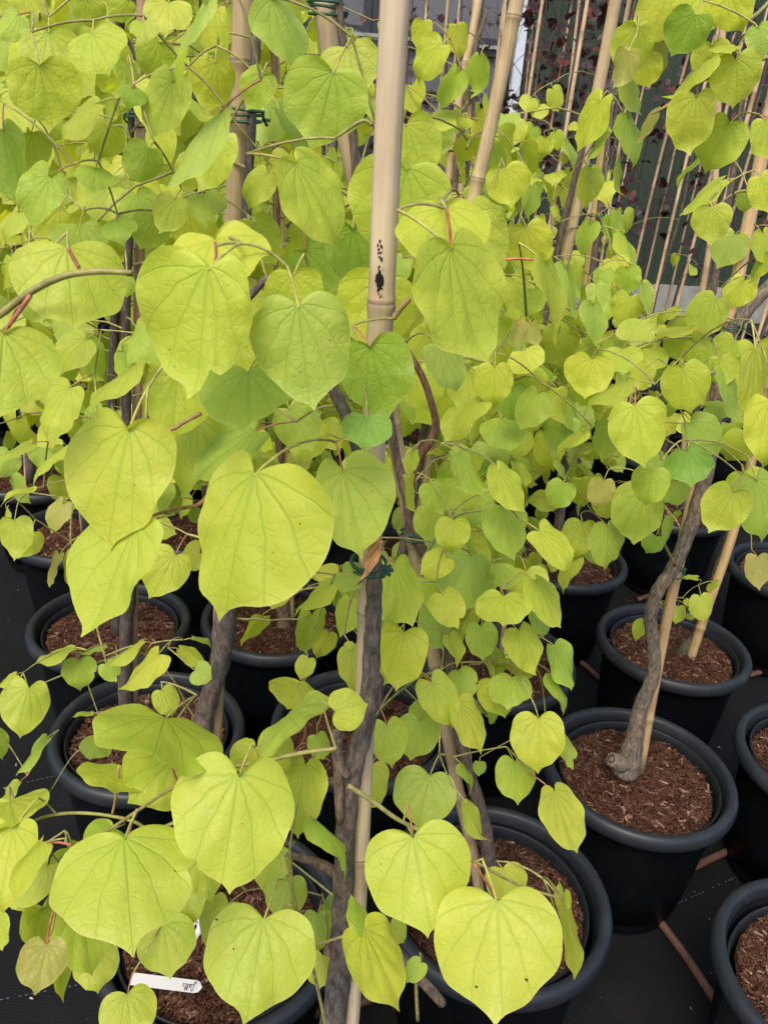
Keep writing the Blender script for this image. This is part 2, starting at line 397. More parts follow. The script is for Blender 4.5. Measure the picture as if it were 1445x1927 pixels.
def leaf_from_px(bx, by, tx, ty, w, Y, c, seed, **k):
    # repeat the placement until tip and width of the bent blade land where the photo has them
    X_, Y_, w_ = tx, ty, w
    for it in range(5):
        res = leaf_px_once(bx, by, X_, Y_, w_, Y, c, seed, **k); V, uv = res[0][0], res[0][2]
        P = np.array([proj(v)[:2] for v in V[::1]]) if len(V) < 0 else None
        d = V-CAM; z = d@FWD; px = PW/2+FPX*(d@RGT)/z; py = PH/2-FPX*(d@UPV)/z
        i = np.argmax(uv[:, 1]); ax = np.array([tx-bx, ty-by], float); ax /= np.linalg.norm(ax)+1e-9
        ac = np.stack([px-bx, py-by], 1)@np.array([-ax[1], ax[0]]); wd = ac.max()-ac.min()
        if it == 4: break
        X_ += .8*(tx-px[i]); Y_ += .8*(ty-py[i]); w_ *= min(1.25, max(.8, (w/wd)))**.8
    return res
# ------------------------------------------------------------------ ground
def ground_material():
    m, nt = newmat('weed_fabric'); tc = N(nt, 'TexCoord')
    w1 = N(nt, 'TexWave', wave_type='BANDS', bands_direction='X'); w1.inputs['Scale'].default_value = 95; w1.inputs['Distortion'].default_value = .4
    w2 = N(nt, 'TexWave', wave_type='BANDS', bands_direction='Y'); w2.inputs['Scale'].default_value = 60; w2.inputs['Distortion'].default_value = .4
    L(nt, tc.outputs['Object'], w1.inputs[0]); L(nt, tc.outputs['Object'], w2.inputs[0])
    h = X(nt, w1.outputs['Fac']).m('MULTIPLY', X(nt, w2.outputs['Fac']))
    n1 = N(nt, 'TexNoise'); n1.inputs['Scale'].default_value = 3.5; n1.inputs['Detail'].default_value = 8; n1.inputs['Roughness'].default_value = .7; L(nt, tc.outputs['Object'], n1.inputs[0])
    n2 = N(nt, 'TexNoise'); n2.inputs['Scale'].default_value = 160; n2.inputs['Detail'].default_value = 3; L(nt, tc.outputs['Object'], n2.inputs[0])
    c = ramp(nt, n1.outputs[0], [(.3, (.0042, .0046, .0050)), (.55, (.0072, .0076, .0080)), (.75, (.014, .0135, .013))])
    c = mixc(nt, h*.35, c, (.020, .021, .022))
    dust = ((X(nt, n2.outputs[0])-.70)*14.0).clamp()*((X(nt, n1.outputs[0])-.46)*6.0).clamp()
    c = mixc(nt, dust*.6, c, (.20, .17, .14))
    p = N(nt, 'BsdfPrincipled'); p.inputs['Roughness'].default_value = .7; p.inputs['Specular IOR Level'].default_value = .14; L(nt, c, p.inputs['Base Color'])
    b = N(nt, 'Bump'); b.inputs['Strength'].default_value = .4; b.inputs['Distance'].default_value = .001; L(nt, h, b.inputs['Height']); L(nt, b.outputs[0], p.inputs['Normal'])
    o = N(nt, 'OutputMaterial'); L(nt, p.outputs[0], o.inputs[0]); return m
gx = np.linspace(-3, 4.5, 90); gy = np.linspace(-1, 8, 100); GX, GY = np.meshgrid(gx, gy, indexing='ij')
GZ = .004*np.sin(GX*9+GY*3)*np.sin(GY*7-GX*2)-.004
GV = np.stack([GX.ravel(), GY.ravel(), GZ.ravel()], 1)
ii, jj = np.meshgrid(np.arange(89), np.arange(99), indexing='ij'); a_ = (ii*100+jj).ravel()
M_GROUND = ground_material()
tag(link('ground', mesh('ground', GV, np.stack([a_, a_+100, a_+101, a_+1], 1), M_GROUND)), kind='structure')
far = link('ground', mesh('ground_far', [(-80, -40, -.03), (80, -40, -.03), (80, 120, -.03), (-80, 120, -.03)], np.array([[0, 1, 2, 3]]), M_GROUND)); tag(far, kind='structure')
# loose flecks of bark and grit on the fabric
mb = MB()
for i in range(700):
    x, y = rng.uniform(-1.4, 2.2), rng.uniform(.3, 3.2); s = rng.uniform(.0012, .0045); a = rng.uniform(0, 3.14)
    V = np.array([(-s, -s*.35, 0), (s, -s*.3, 0), (s*.7, s*.4, 0), (-s*.8, s*.3, 0), (-s*.6, -s*.2, s*.4), (s*.6, -s*.2, s*.45), (s*.5, s*.2, s*.4), (-s*.5, s*.2, s*.5)])
    R = np.array([[math.cos(a), -math.sin(a), 0], [math.sin(a), math.cos(a), 0], [0, 0, 1]])
    c = random.choice([(.3, .27, .22), (.17, .09, .05), (.22, .12, .06), (.10, .07, .05), (.42, .4, .34)])
    mb.add(V@R.T+[x, y, .001], [(0,3,2,1),(4,5,6,7),(0,1,5,4),(1,2,6,5),(2,3,7,6),(3,0,4,7)], np.array(c))
tag(mb.build('debris', M_MULCH, smooth=False), kind='stuff', label='flecks of bark and grit scattered over the black ground fabric')

# stitched seams of the fabric
mb = MB()
for A, B_ in (((-60, 1893), (230, 1838)), ((-60, 1498), (140, 1452)), ((1275, 1700), (1440, 1625))):
    a, b = atz(*A, .002), atz(*B_, .002); n = int(np.linalg.norm(b-a)/.009); d = (b-a)/n; p_ = nrm(np.array([-d[1], d[0], 0]))*.0006
    for k in range(n):
        if rng.uniform() < .25: continue
        q = a+d*k; V = np.array([q-p_, q+d*.5-p_, q+d*.5+p_, q+p_]); V = np.vstack([V, V+[0, 0, .0006]]); mb.add(V, [(0,3,2,1),(4,5,6,7),(0,1,5,4),(1,2,6,5),(2,3,7,6),(3,0,4,7)], np.array((.10, .11, .12)))
tag(mb.build('ground_seam', M_MULCH, smooth=False), kind='structure')

# ------------------------------------------------------------------ pots
def lathe(prof, seg=72):
    prof = np.asarray(prof); th = np.linspace(0, 2*np.pi, seg, endpoint=False)
    V = np.concatenate([np.stack([r*np.cos(th), r*np.sin(th), np.full(seg, z)], 1) for r, z in prof])
    i, j = np.meshgrid(np.arange(len(prof)-1), np.arange(seg), indexing='ij'); i = i.ravel(); j = j.ravel(); j2 = (j+1) % seg
    return V, np.stack([i*seg+j, i*seg+j2, (i+1)*seg+j2, (i+1)*seg+j], 1)
def lathe_mesh(name, prof, mat):
    V, F = lathe(prof); return mesh(name, V, F, mat)
def rnd(prof, n=4): return [tuple(p) for p in catmull(prof, n)]
outer_me = lathe_mesh('outer_pot', [(.0, .004), (.118, .004), (.122, .001), (.126, .006), (.1265, .02), (.150, .235), (.1512, .243), (.1545, .244), (.1565, .2585), (.150, .27), (.149, .235), (.14, .12), (.13, .03), (.0, .03)], M_PLASTIC)
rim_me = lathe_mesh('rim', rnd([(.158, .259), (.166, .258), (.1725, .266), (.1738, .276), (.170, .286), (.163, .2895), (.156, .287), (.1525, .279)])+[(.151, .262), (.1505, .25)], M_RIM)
inner_me = lathe_mesh('inner_pot', [(.134, .10), (.1415, .255), (.1418, .262)]+rnd([(.1425, .264), (.1448, .267), (.1448, .2705), (.1425, .2725), (.1402, .270)])+[(.1385, .258), (.134, .12)], M_PLASTIC_IN)
def mulch_mesh(seed, nchips):
    r = np.random.default_rng(seed); mb = MB()
    LUMP = lambda x, y: .2535+.0035*math.sin(x*55+seed)*math.cos(y*48+seed*2)+.0025*math.sin(x*110+y*90)+.004*(1-math.hypot(x, y)/.13)
    n, m = 14, 48; th = np.linspace(0, 2*np.pi, m, endpoint=False); V = [(0, 0, .256)]
    for k in range(1, n+1):
        rr = .1375*k/n; V += [(rr*math.cos(t), rr*math.sin(t), LUMP(rr*math.cos(t), rr*math.sin(t))-.003+.002*r.normal()) for t in th]
    F = []
    for j in range(0, m, 1): F.append((0, 1+j, 1+(j+1) % m, 1+(j+1) % m))
    V = np.array(V); F0 = []
    for k in range(n-1):
        for j in range(m): F0.append((1+k*m+j, 1+(k+1)*m+j, 1+(k+1)*m+(j+1) % m, 1+k*m+(j+1) % m))
    for j in range(0, m, 2): F0.append((0, 1+j, 1+(j+1) % m, 1+(j+2) % m))
    C = np.tile((.03, .013, .008, 1), (len(V), 1)); mb.add(V, F0, C)
    pal = [(.085, .038, .022), (.11, .05, .03), (.065, .028, .016), (.13, .068, .042), (.045, .02, .012), (.09, .04, .023), (.12, .075, .05), (.07, .03, .018)]
    for i in range(nchips):
        rr = .133*math.sqrt(r.uniform()); t = r.uniform(0, 6.28)
        big = r.uniform() < .09; chunk = r.uniform() < .025
        l = r.uniform(.002, .0065)*(1.7 if big else 1); w_ = r.uniform(.0005, .0014)*(1.5 if big else 1); h = r.uniform(.0005, .0014)
        if chunk: l, w_, h = r.uniform(.004, .009), r.uniform(.0025, .005), r.uniform(.001, .0025)
        c = np.array(pal[r.integers(len(pal))])*r.uniform(.7, 1.1)*(.96, .86, .80)
        if big and r.uniform() < .28: c = np.array((.27, .17, .11))*r.uniform(.7, 1.1)
        V = np.array([(-l, -w_, -h), (l, -w_*.6, -h), (l*.9, w_*.7, -h), (-l*.95, w_, -h), (-l*.9, -w_*.8, h), (l*.85, -w_*.4, h), (l*.8, w_*.5, h), (-l*.8, w_*.9, h)])
        a, b, g = r.uniform(0, 6.28), r.normal()*.28, r.normal()*.4
        R = np.array(Matrix.Rotation(a, 3, 'Z')@Matrix.Rotation(b, 3, 'Y')@Matrix.Rotation(g, 3, 'X'))
        mb.add(V@R.T+[rr*math.cos(t), rr*math.sin(t), LUMP(rr*math.cos(t), rr*math.sin(t))+r.uniform(-.001, .004)], [(0,3,2,1),(4,5,6,7),(0,1,5,4),(1,2,6,5),(2,3,7,6),(3,0,4,7)], c)
    F = np.vstack(mb.F); return mesh('bark_mulch', np.vstack(mb.V), F, M_MULCH, None, {'col': ('FLOAT_COLOR', np.vstack(mb.C))}, False)
mulch_near = [mulch_mesh(1, 5200), mulch_mesh(2, 5200)]
mulch_far = mulch_mesh(3, 1100)
POTS = {}
def pot(x, y, label, near=True, group='black double pots standing on the ground fabric'):
    e = link('plant_pot', None, None, (x, y, 0)); tag(e, label, 'plant pot', group)
    rz = rng.uniform(0, 6.28)
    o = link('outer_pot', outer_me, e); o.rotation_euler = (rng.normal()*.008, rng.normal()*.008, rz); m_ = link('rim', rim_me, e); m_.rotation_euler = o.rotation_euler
    i = link('inner_pot', inner_me, e, (rng.normal()*.002, rng.normal()*.002, rng.normal()*.0015)); i.rotation_euler = (rng.normal()*.015, rng.normal()*.015, 0)
    k = link('bark_mulch', mulch_near[rng.integers(2)] if near else mulch_far, e); k.rotation_euler = (0, 0, rng.uniform(0, 6.28))
    return e
NEARPOTS = {
 'P0': (.03, .405, 'black pot at the very front holding the nearest staked redbud'),
 'P1': (.210, .835, 'large black pot at the bottom centre, right rim showing beside the big front leaf'),
 'P2': (.499, 1.128, 'black pot right of centre holding the bare curved trunk with the cut burl'),
 'P3': (.689, 1.552, 'black pot behind the curved trunk, a small sprout of heart leaves over its bark'),
 'P4': (.505, 1.944, 'black pot half hidden under leaves, left of and behind the one with the small sprout'),
 'P5': (.945, 2.36, 'black pot in deep shade directly behind the upper part of the curved grey trunk'),
 'P6': (1.150, 1.974, 'black pot cut by the right edge at mid height, reddish leaf hanging over it'),
 'P7': (.884, 1.192, 'black pot cut by the right edge, just behind the bottom right corner pot'),
 'P8': (.685, .733, 'black pot in the bottom right corner with a yellow leaf lying over its bark'),
 'P9': (.270, 1.443, 'black pot behind the middle cluster of drooping leaves, its right rim showing'),
 'P10': (-.580, 1.458, 'black pot on the left with its whole rim showing under the large hanging leaves'),
 'P11': (-.399, 1.130, 'black pot on the left in front of another, crossed by a thick dark trunk'),
 'P12': (-.219, 1.540, 'black pot left of the main stake with a pale stump of trunk in its bark'),
 'P13': (-.008, 1.190, 'black pot directly behind the main trunk, mostly hidden by leaves'),
 'P14': (-.179, .757, 'black pot at the bottom left holding the white handwritten plant label'),
 'P15': (-.809, 1.874, 'black pot at the left edge with bark showing under two heart leaves'),
 'P16': (-.502, 1.963, 'black pot behind the left row, only its bark visible between big leaves'),
 'P17': (-1.06, 2.22, 'black pot furthest left, its rim cut by the left edge of the view'),
 'P18': (.10, 1.93, 'black pot behind the centre, hidden in the shade of the leaves'),
}
for k, (x, y, lab) in NEARPOTS.items(): POTS[k] = (x, y); pot(x, y, lab)

# ------------------------------------------------------------------ bamboo stakes
def stake_mesh(P, R, seg=10, seed=0, base=(.52, .38, .235), npy=None):
    first = .12
    r = np.random.default_rng(seed); P = catmull(P, 8); d = np.r_[0, np.cumsum(np.linalg.norm(np.diff(P, axis=0), axis=1))]; Lt = d[-1]
    nodes = []; s = first
    if npy:
        pys = np.array([proj(p)[1] for p in P]); o_ = np.argsort(pys); nodes = [float(np.interp(v, pys[o_], d[o_])) for v in npy]
    else:
        while s < Lt: nodes.append(s); s += r.uniform(.17, .30)
    ss = set(np.arange(0, Lt, .05).tolist()+[Lt])
    for n in nodes:
        for k in (-.010, -.006, -.0035, -.002, -.001, -.0003, .0003, .001, .002, .0035, .006, .011): 
            if 0 < n+k < Lt: ss.add(n+k)
    ss = np.array(sorted(ss)); rr = []; cc = []
    for s in ss:
        m = 1.0; c = np.array(base)*(1+.05*math.sin(s*9+seed))
        for n in nodes:
            e = s-n
            if abs(e) < .02:
                m += .13*math.exp(-(e/.0042)**2)-.07*math.exp(-((e-.0010)/.0007)**2)
                c = c*(1-.55*math.exp(-((e-.001)/.0011)**2))*(1-.22*math.exp(-((e+.006)/.006)**2))
        rr.append(m); cc.append(c)
    Q = np.stack([np.interp(ss, d, P[:, i]) for i in range(3)], 1)
    R = np.interp(ss, [0, Lt], [R[0], R[1]])*np.array(rr)
    V, F = tube(Q, R, seg); C = np.vstack([np.repeat(np.array(cc), seg, axis=0), [(.35, .26, .16)]*2]); C = np.c_[C, np.ones(len(C))]
    return V, F, C
def stake(P, R, label, group=None, seed=0, seg=12, cat='bamboo stake', base=(.52, .38, .235), npy=None):
    P = np.asarray(P); V, F, C = stake_mesh(P, R, seg, seed, base, npy)
    o = P[0]; me = mesh('bamboo_stake', V-o, [tuple(f[:3]) if f[2] == f[3] else tuple(f) for f in F], M_BAMBOO, None, {'col': ('FLOAT_COLOR', C)})
    ob = link('bamboo_stake', me, None, tuple(o)); tag(ob, label, cat, group or 'bamboo stakes holding up the saplings'); return ob

# ------------------------------------------------------------------ trees
BRK = (.115, .095, .085)
class Tree:
    def __init__(s, name, label, base, cat='sapling', group='golden redbud saplings in pots'):
        s.o = link(name, None, None, tuple(base)); tag(s.o, label, cat, group); s.b = np.array(base, float)
        s.nodes = []; s.ends = []; s.pc = {}; s.fol = []; s.n_leaf = 0; s.trunk = None
    def trunk_(s, P, R, c=BRK, seg=14, name='trunk', wob=.03):
        Q = catmull(P, 6); rr = np.interp(np.linspace(0, len(P)-1, len(Q)), np.arange(len(P)), R)
        V, F = tube(Q, rr*(1+.05*np.sin(np.arange(len(Q))*1.7)), seg, True, wob)
        mb = MB(); mb.add(V-s.b, F, np.array(c)); o = mb.build(name, M_BARK, s.o)
        if s.trunk is None: s.trunk = Q
        s.nodes += list(Q[::2]); s.nr = s.nodes and rr[-1]; return o
    def twig_(s, P, R, c=(.22, .2, .07), name='branch', seg=8, bark=False):
        Q = catmull(P, 6); rr = np.interp(np.linspace(0, len(P)-1, len(Q)), np.arange(len(P)), R)
        V, F = tube(Q, rr, seg); mb = MB(); mb.add(V-s.b, F, np.array(c)); s.nodes += list(Q[::1])
        return mb.build(name, M_BARK if bark else M_TWIG, s.o)
    def thin(s, i, P, r0, r1, c, seg=5):
        V, F = tube(P, np.linspace(r0, r1, len(P)), seg, False); s.pc.setdefault(i, []).append((V-s.b, F, np.array(c)))
    def petiole(s, B, ey, ez, Ls, rg, c=(.30, .17, .07), pl=None, leaf=None):
        ln = (pl or rg.uniform(.35, .6))*Ls
        d = nrm(-ey*.55-ez*.55+np.array([0, 0, .25])+rg.normal(size=3)*.18)
        tr = s.trunk; k = tr[np.argmin(np.linalg.norm(tr-B, axis=1))]-B
        d = nrm(d+.35*nrm(k)); E = B+d*ln
        mid = (B+E)/2+np.array([0, 0, 1])*ln*.10
        t = np.linspace(0, 1, 6)[:, None]; P = (1-t)**2*E+2*t*(1-t)*mid+t*t*(B+ey*Ls*.012)
        w_ = max(.0005, min(.0008, Ls*.012)); s.ends.append(E)
        if leaf is None: s.thin(len(s.ends)-1, P, w_*1.2, w_, c, 5)
        else:
            V, F = tube(P, np.linspace(w_*1.2, w_, len(P)), 5, False); m_ = MB(); m_.add(V-s.b, F, np.array(c)); m_.build('petiole', M_TWIG, leaf)
    def leaf(s, *a, c='y', seed=0, pet=True, label=None, **k):
        g, B, ey, ez, Ls = leaf_from_px(*a, c, seed, **k)
        g = (g[0]-s.b,)+g[1:]; o = link('leaf', leaf_mesh('leaf', g, M_LEAF), s.o)
        if label: o['label'] = label
        s.n_leaf += 1
        if pet: s.petiole(B, ey, ez, Ls, np.random.default_rng(seed), (.36, .17, .08) if seed % 4 == 0 else (.36, .33, .09), leaf=o)
        return o
    def free_leaf(s, B, ey, ez, Ls, c, seed, lod):
        n, ns = ((28, 5), (20, 4), (14, 2))[lod]; rg = np.random.default_rng(seed)
        g = leaf_geo(B, ey, ez, Ls, n, ns, seed, c, rg.uniform(-.2, .2), rg.uniform(.0, .3), .035, rg, .12)
        s.fol.append(g)
        if lod < 2 or seed % 2: s.petiole(B, ey, ez, Ls, rg, (.30, .15, .06) if c not in 'pq' else (.10, .03, .03))
    def finish(s, twc=(.30, .27, .09), mat=None, split=True):
        if s.ends:
            nodes = np.array(s.nodes); E = np.array(s.ends)
            D = np.linalg.norm(E[:, None]-nodes[None], axis=2); best = D.min(1); par = nodes[D.argmin(1)]; done = np.zeros(len(E), bool)
            pi = np.full(len(E), -1); cl = np.arange(len(E))
            for _ in range(len(E)):
                i = np.argmin(np.where(done, 1e9, best)); done[i] = True
                if pi[i] >= 0: cl[i] = cl[pi[i]]
                a, b = par[i], E[i]; l = np.linalg.norm(b-a)
                if l > .002:
                    mid = (a+b)/2+np.array([0, 0, .12*l])+rng.normal(size=3)*.05*l
                    t = np.linspace(0, 1, 6)[:, None]; r0 = .0007+.0008*min(l/.15, 1)
                    cc = np.array(twc)*rng.uniform(.7, 1.2); s.thin(i, (1-t)**2*a+2*t*(1-t)*mid+t*t*b, r0, .0007, cc, 5)
                d = np.linalg.norm(E-E[i], axis=1); u = (d < best) & ~done; best[u] = d[u]; par[u] = E[i]; pi[u] = i
            g = {}
            for i, L_ in s.pc.items(): g.setdefault(cl[i] if split else 0, []).extend(L_)
            big = sorted(g.values(), key=len, reverse=True)
            for k, L_ in enumerate(big[:90]):
                m_ = MB()
                for p_ in L_: m_.add(*p_)
                m_.build('twig', M_TWIG, s.o)
            if big[90:]:
                m_ = MB()
                for L_ in big[90:]:
                    for p_ in L_: m_.add(*p_)
                o = m_.build('small_twigs', M_TWIG, s.o); o['kind'] = 'stuff'
        if s.fol:
            n = 0; V = []; F = []; U = []; C = []; R = []
            for g in s.fol:
                V.append(g[0]-s.b); F.append(g[1]+n); n += len(g[0]); U.append(g[2]); C.append(g[3]); R.append(g[4])
            me = mesh('foliage', np.vstack(V), np.vstack(F), mat or M_LEAF, np.vstack(U), {'col': ('FLOAT_COLOR', np.vstack(C)), 'rim': ('FLOAT', np.concatenate(R))})
            o = link('foliage', me, s.o)
            if len(s.fol) > 100: o['kind'] = 'stuff'
def tie(c, r, label, axis=(0, 0, 1), n=2, tilt=.22):
    """green plastic tie wound round stake and trunk, with a knot"""
    c = np.asarray(c); mb = MB(); ax = nrm(np.asarray(axis, float)); u = nrm(np.cross(ax, [0, 1, .1])); v = np.cross(ax, u)
    for k in range(n):
        t = np.linspace(0, 2*np.pi, 26); rr = r*(1+.06*rng.normal()); tl = rng.normal()*tilt+(.3 if n > 3 else 0)
        P = c+np.outer(np.cos(t)*rr*1.12, u)+np.outer(np.sin(t)*rr*.92, v)+np.outer((k-.5)*(.0034 if n > 3 else .0045)+np.sin(t+k)*tl*r, ax)
        V, F = tube(P, .0013 if r > .0115 else .0011, 6, False); mb.add(V, F)
    a = c+u*(-r*1.1)-v*r*.4
    for k in range(3):
        d = nrm(rng.normal(size=3)-u*1.0)*min(r*.9, .006); V, F = tube([a-d*.2, a+d*.5, a+d], .0014, 5, True); mb.add(V, F)
    V = np.vstack(mb.V)-c; F = np.vstack(mb.F)
    me = mesh('plant_tie', V, [tuple(f[:3]) if f[2] == f[3] else tuple(f) for f in F], M_TIE)
    tag(link('plant_tie', me, None, tuple(c)), label, 'plant tie', 'green ties binding saplings to their stakes')
def pxl(P, Y, dy=0):
    return [at(p[0], p[1], (p[2] if len(p) > 2 else Y)+dy) for p in P]
def tcurve(pts, Y, dy=0):  # (px, py, half width in px)
    P = [at(a, b, Y+dy) for a, b, c in pts]; R = [c*((p-CAM)@FWD)/FPX for p, (a, b, c) in zip(P, pts)]; return P, R

# ================================================================== the near saplings, each read off the photograph
def base_of(k): return (POTS[k][0], POTS[k][1], .256)
def trunk_px(T, pts, Y, zbase=True, **k):
    P, R = tcurve(pts, Y)
    return T.trunk_(P, R, **k)

# --- T0: the nearest tree, main stake in the middle of the view
Y0 = .45
T0 = Tree('redbud_sapling', 'nearest golden redbud, very large leaves, dark speckled trunk with cut stubs beside the middle stake', (.0, .42, .256), group=None)
trunk_px(T0, [(570,2150,24),(600,2010,24),(626,1920,23),(641,1800,22),(645,1700,20),(648,1600,19),(655,1500,20),(666,1430,21),(686,1370,18),(697,1280,17),(700,1200,16),(704,1120,15),(702,1040,14),(690,960,12),(681,880,12),(655,790,12),(622,720,12),(598,640,10),(590,560,8)], Y0, c=(.125,.108,.098), wob=.035)
T0.twig_(pxl([(590,570),(545,540),(505,525),(470,560)], Y0+.04), [.0035,.003,.0025,.002], BRK, bark=True)
for pts, r, dy in (([(655,1462),(640,1440),(634,1400),(632,1375)], [6,10,10,10], -.012), ([(634,1385),(636,1460),(640,1545)], [11,9,8], -.012), ([(668,1468),(630,1470),(606,1471)], [10,8,7], .005),
                   ([(655,1655),(600,1625),(545,1608)], [13,9,7], .0), ([(660,1750),(735,1785),(785,1835),(832,1888)], [13,13,10,9], .02), ([(655,1815),(630,1795),(612,1785)], [12,10,9], .0)):
    P = [at(a, b, Y0+dy) for a, b in pts]; R = [q*((p-CAM)@FWD)/FPX for p, q in zip(P, r)]
    V, F = tube(catmull(P, 5), np.interp(np.linspace(0, len(P)-1, (len(P)-1)*5+1), range(len(P)), R), 12, True, .05); mbb = MB(); mbb.add(V-T0.b, F, np.array((.16,.125,.10))); mbb.build('cut_stub', M_BARK, T0.o)
OL = (.24,.22,.07); RD = (.34,.13,.075)
T0.twig_(pxl([(655,1478),(700,1507),(745,1540),(790,1563),(850,1597),(900,1625),(975,1665),(1058,1692)], Y0-.03), [.0018,.0017,.0016,.0014,.0013,.0012,.0011,.0008], OL)
T0.twig_(pxl([(632,1408),(560,1418),(500,1432),(420,1447),(330,1480),(250,1532),(178,1580)], Y0-.04), [.0016,.0016,.0015,.0014,.0013,.0012,.0010], OL)
T0.twig_(pxl([(545,1600),(553,1690),(578,1780),(600,1870),(625,1990)], Y0-.05), [.0012,.0014,.0014,.0013,.0012], OL)
T0.twig_(pxl([(290,1575),(250,1545),(160,1530),(85,1537),(40,1560)], Y0-.02), [.0014,.0013,.0013,.0012,.0010], OL)
T0.twig_(pxl([(335,1545),(300,1560),(255,1578)], Y0-.05), [.0013,.0012,.0010], OL)
T0.twig_(pxl([(700,235),(680,228),(630,260)], Y0+.1), [.0013,.0013,.001], OL)
T0.twig_(pxl([(-60,625),(0,592),(60,548),(120,520),(180,511),(250,513)], Y0-.06), [.0020,.0019,.0018,.0017,.0016,.0013], OL)
T0.twig_(pxl([(-5,640),(20,610),(58,556)], Y0-.065), [.0010,.0010,.0013], RD)
T0.twig_(pxl([(128,466),(150,505)], Y0-.06), [.0009,.0010], RD)
T0.twig_(pxl([(440,905),(400,925),(372,950),(320,960),(275,975)], Y0-.03), [.0012,.0012,.0012,.0012,.0010], (.30,.16,.07))
T0.twig_(pxl([(378,778),(345,795),(320,808),(250,810)], Y0-.045), [.0012,.0012,.0012,.0008], (.30,.2,.08))
T0.twig_(pxl([(405,454),(407,480),(403,508)], Y0-.075), [.0007,.0007,.0007], RD)
T0.twig_(pxl([(840,393),(846,430),(848,468)], Y0-.06), [.0008,.0008,.0008], (.42,.14,.07))
T0.twig_(pxl([(925,492),(970,487),(1020,490)], .68), [.0012,.0011,.0010], (.45,.16,.08))
T0.twig_(pxl([(740,600),(752,582),(770,562)], Y0-.01), [.0017,.0017,.0017], (.26,.18,.07))
T0.twig_(pxl([(583,1782),(620,1770),(686,1750)], Y0-.05), [.0011,.001,.001], (.30,.24,.09))
T0.twig_(pxl([(497,1730),(520,1722),(548,1700)], Y0-.05), [.0010,.0010,.0010], (.30,.24,.09))
T0.twig_(pxl([(786,1920),(783,1850),(790,1815)], Y0-.03), [.0016,.0015,.0013], OL)
T0.twig_(pxl([(243,1575),(248,1550),(256,1530)], Y0-.06), [.0010,.0010,.0010], RD)
T0.twig_(pxl([(935,1697),(920,1668),(892,1625)], Y0-.05), [.0010,.0010,.0010], RD)
T0.twig_(pxl([(88,1780),(95,1740),(110,1690)], Y0-.07), [.0010,.0009,.0008], (.42,.15,.08))
T0.twig_(pxl([(777,1575),(765,1552),(745,1540)], Y0-.04), [.0008,.0008,.0010], OL)
T0.twig_(pxl([(360,1500),(335,1430),(312,1352)], Y0-.02), [.0010,.0010,.0010], RD)
T0.twig_(pxl([(352,1492),(330,1460),(322,1425)], Y0-.02), [.0008,.0008,.0008], RD)
T0.twig_(pxl([(225,1440),(218,1500),(212,1532)], Y0-.02), [.0009,.0009,.0009], (.32,.22,.09))
T0.twig_(pxl([(78,1586),(110,1585),(135,1590)], Y0-.07), [.0009,.0009,.0009], RD)
T0.twig_(pxl([(500,1435),(520,1400),(543,1345)], Y0-.0), [.0009,.0009,.0009], (.34,.26,.09))
T0.twig_(pxl([(545,1425),(575,1380),(562,1286)], Y0+.05), [.0009,.0009,.0009], RD)
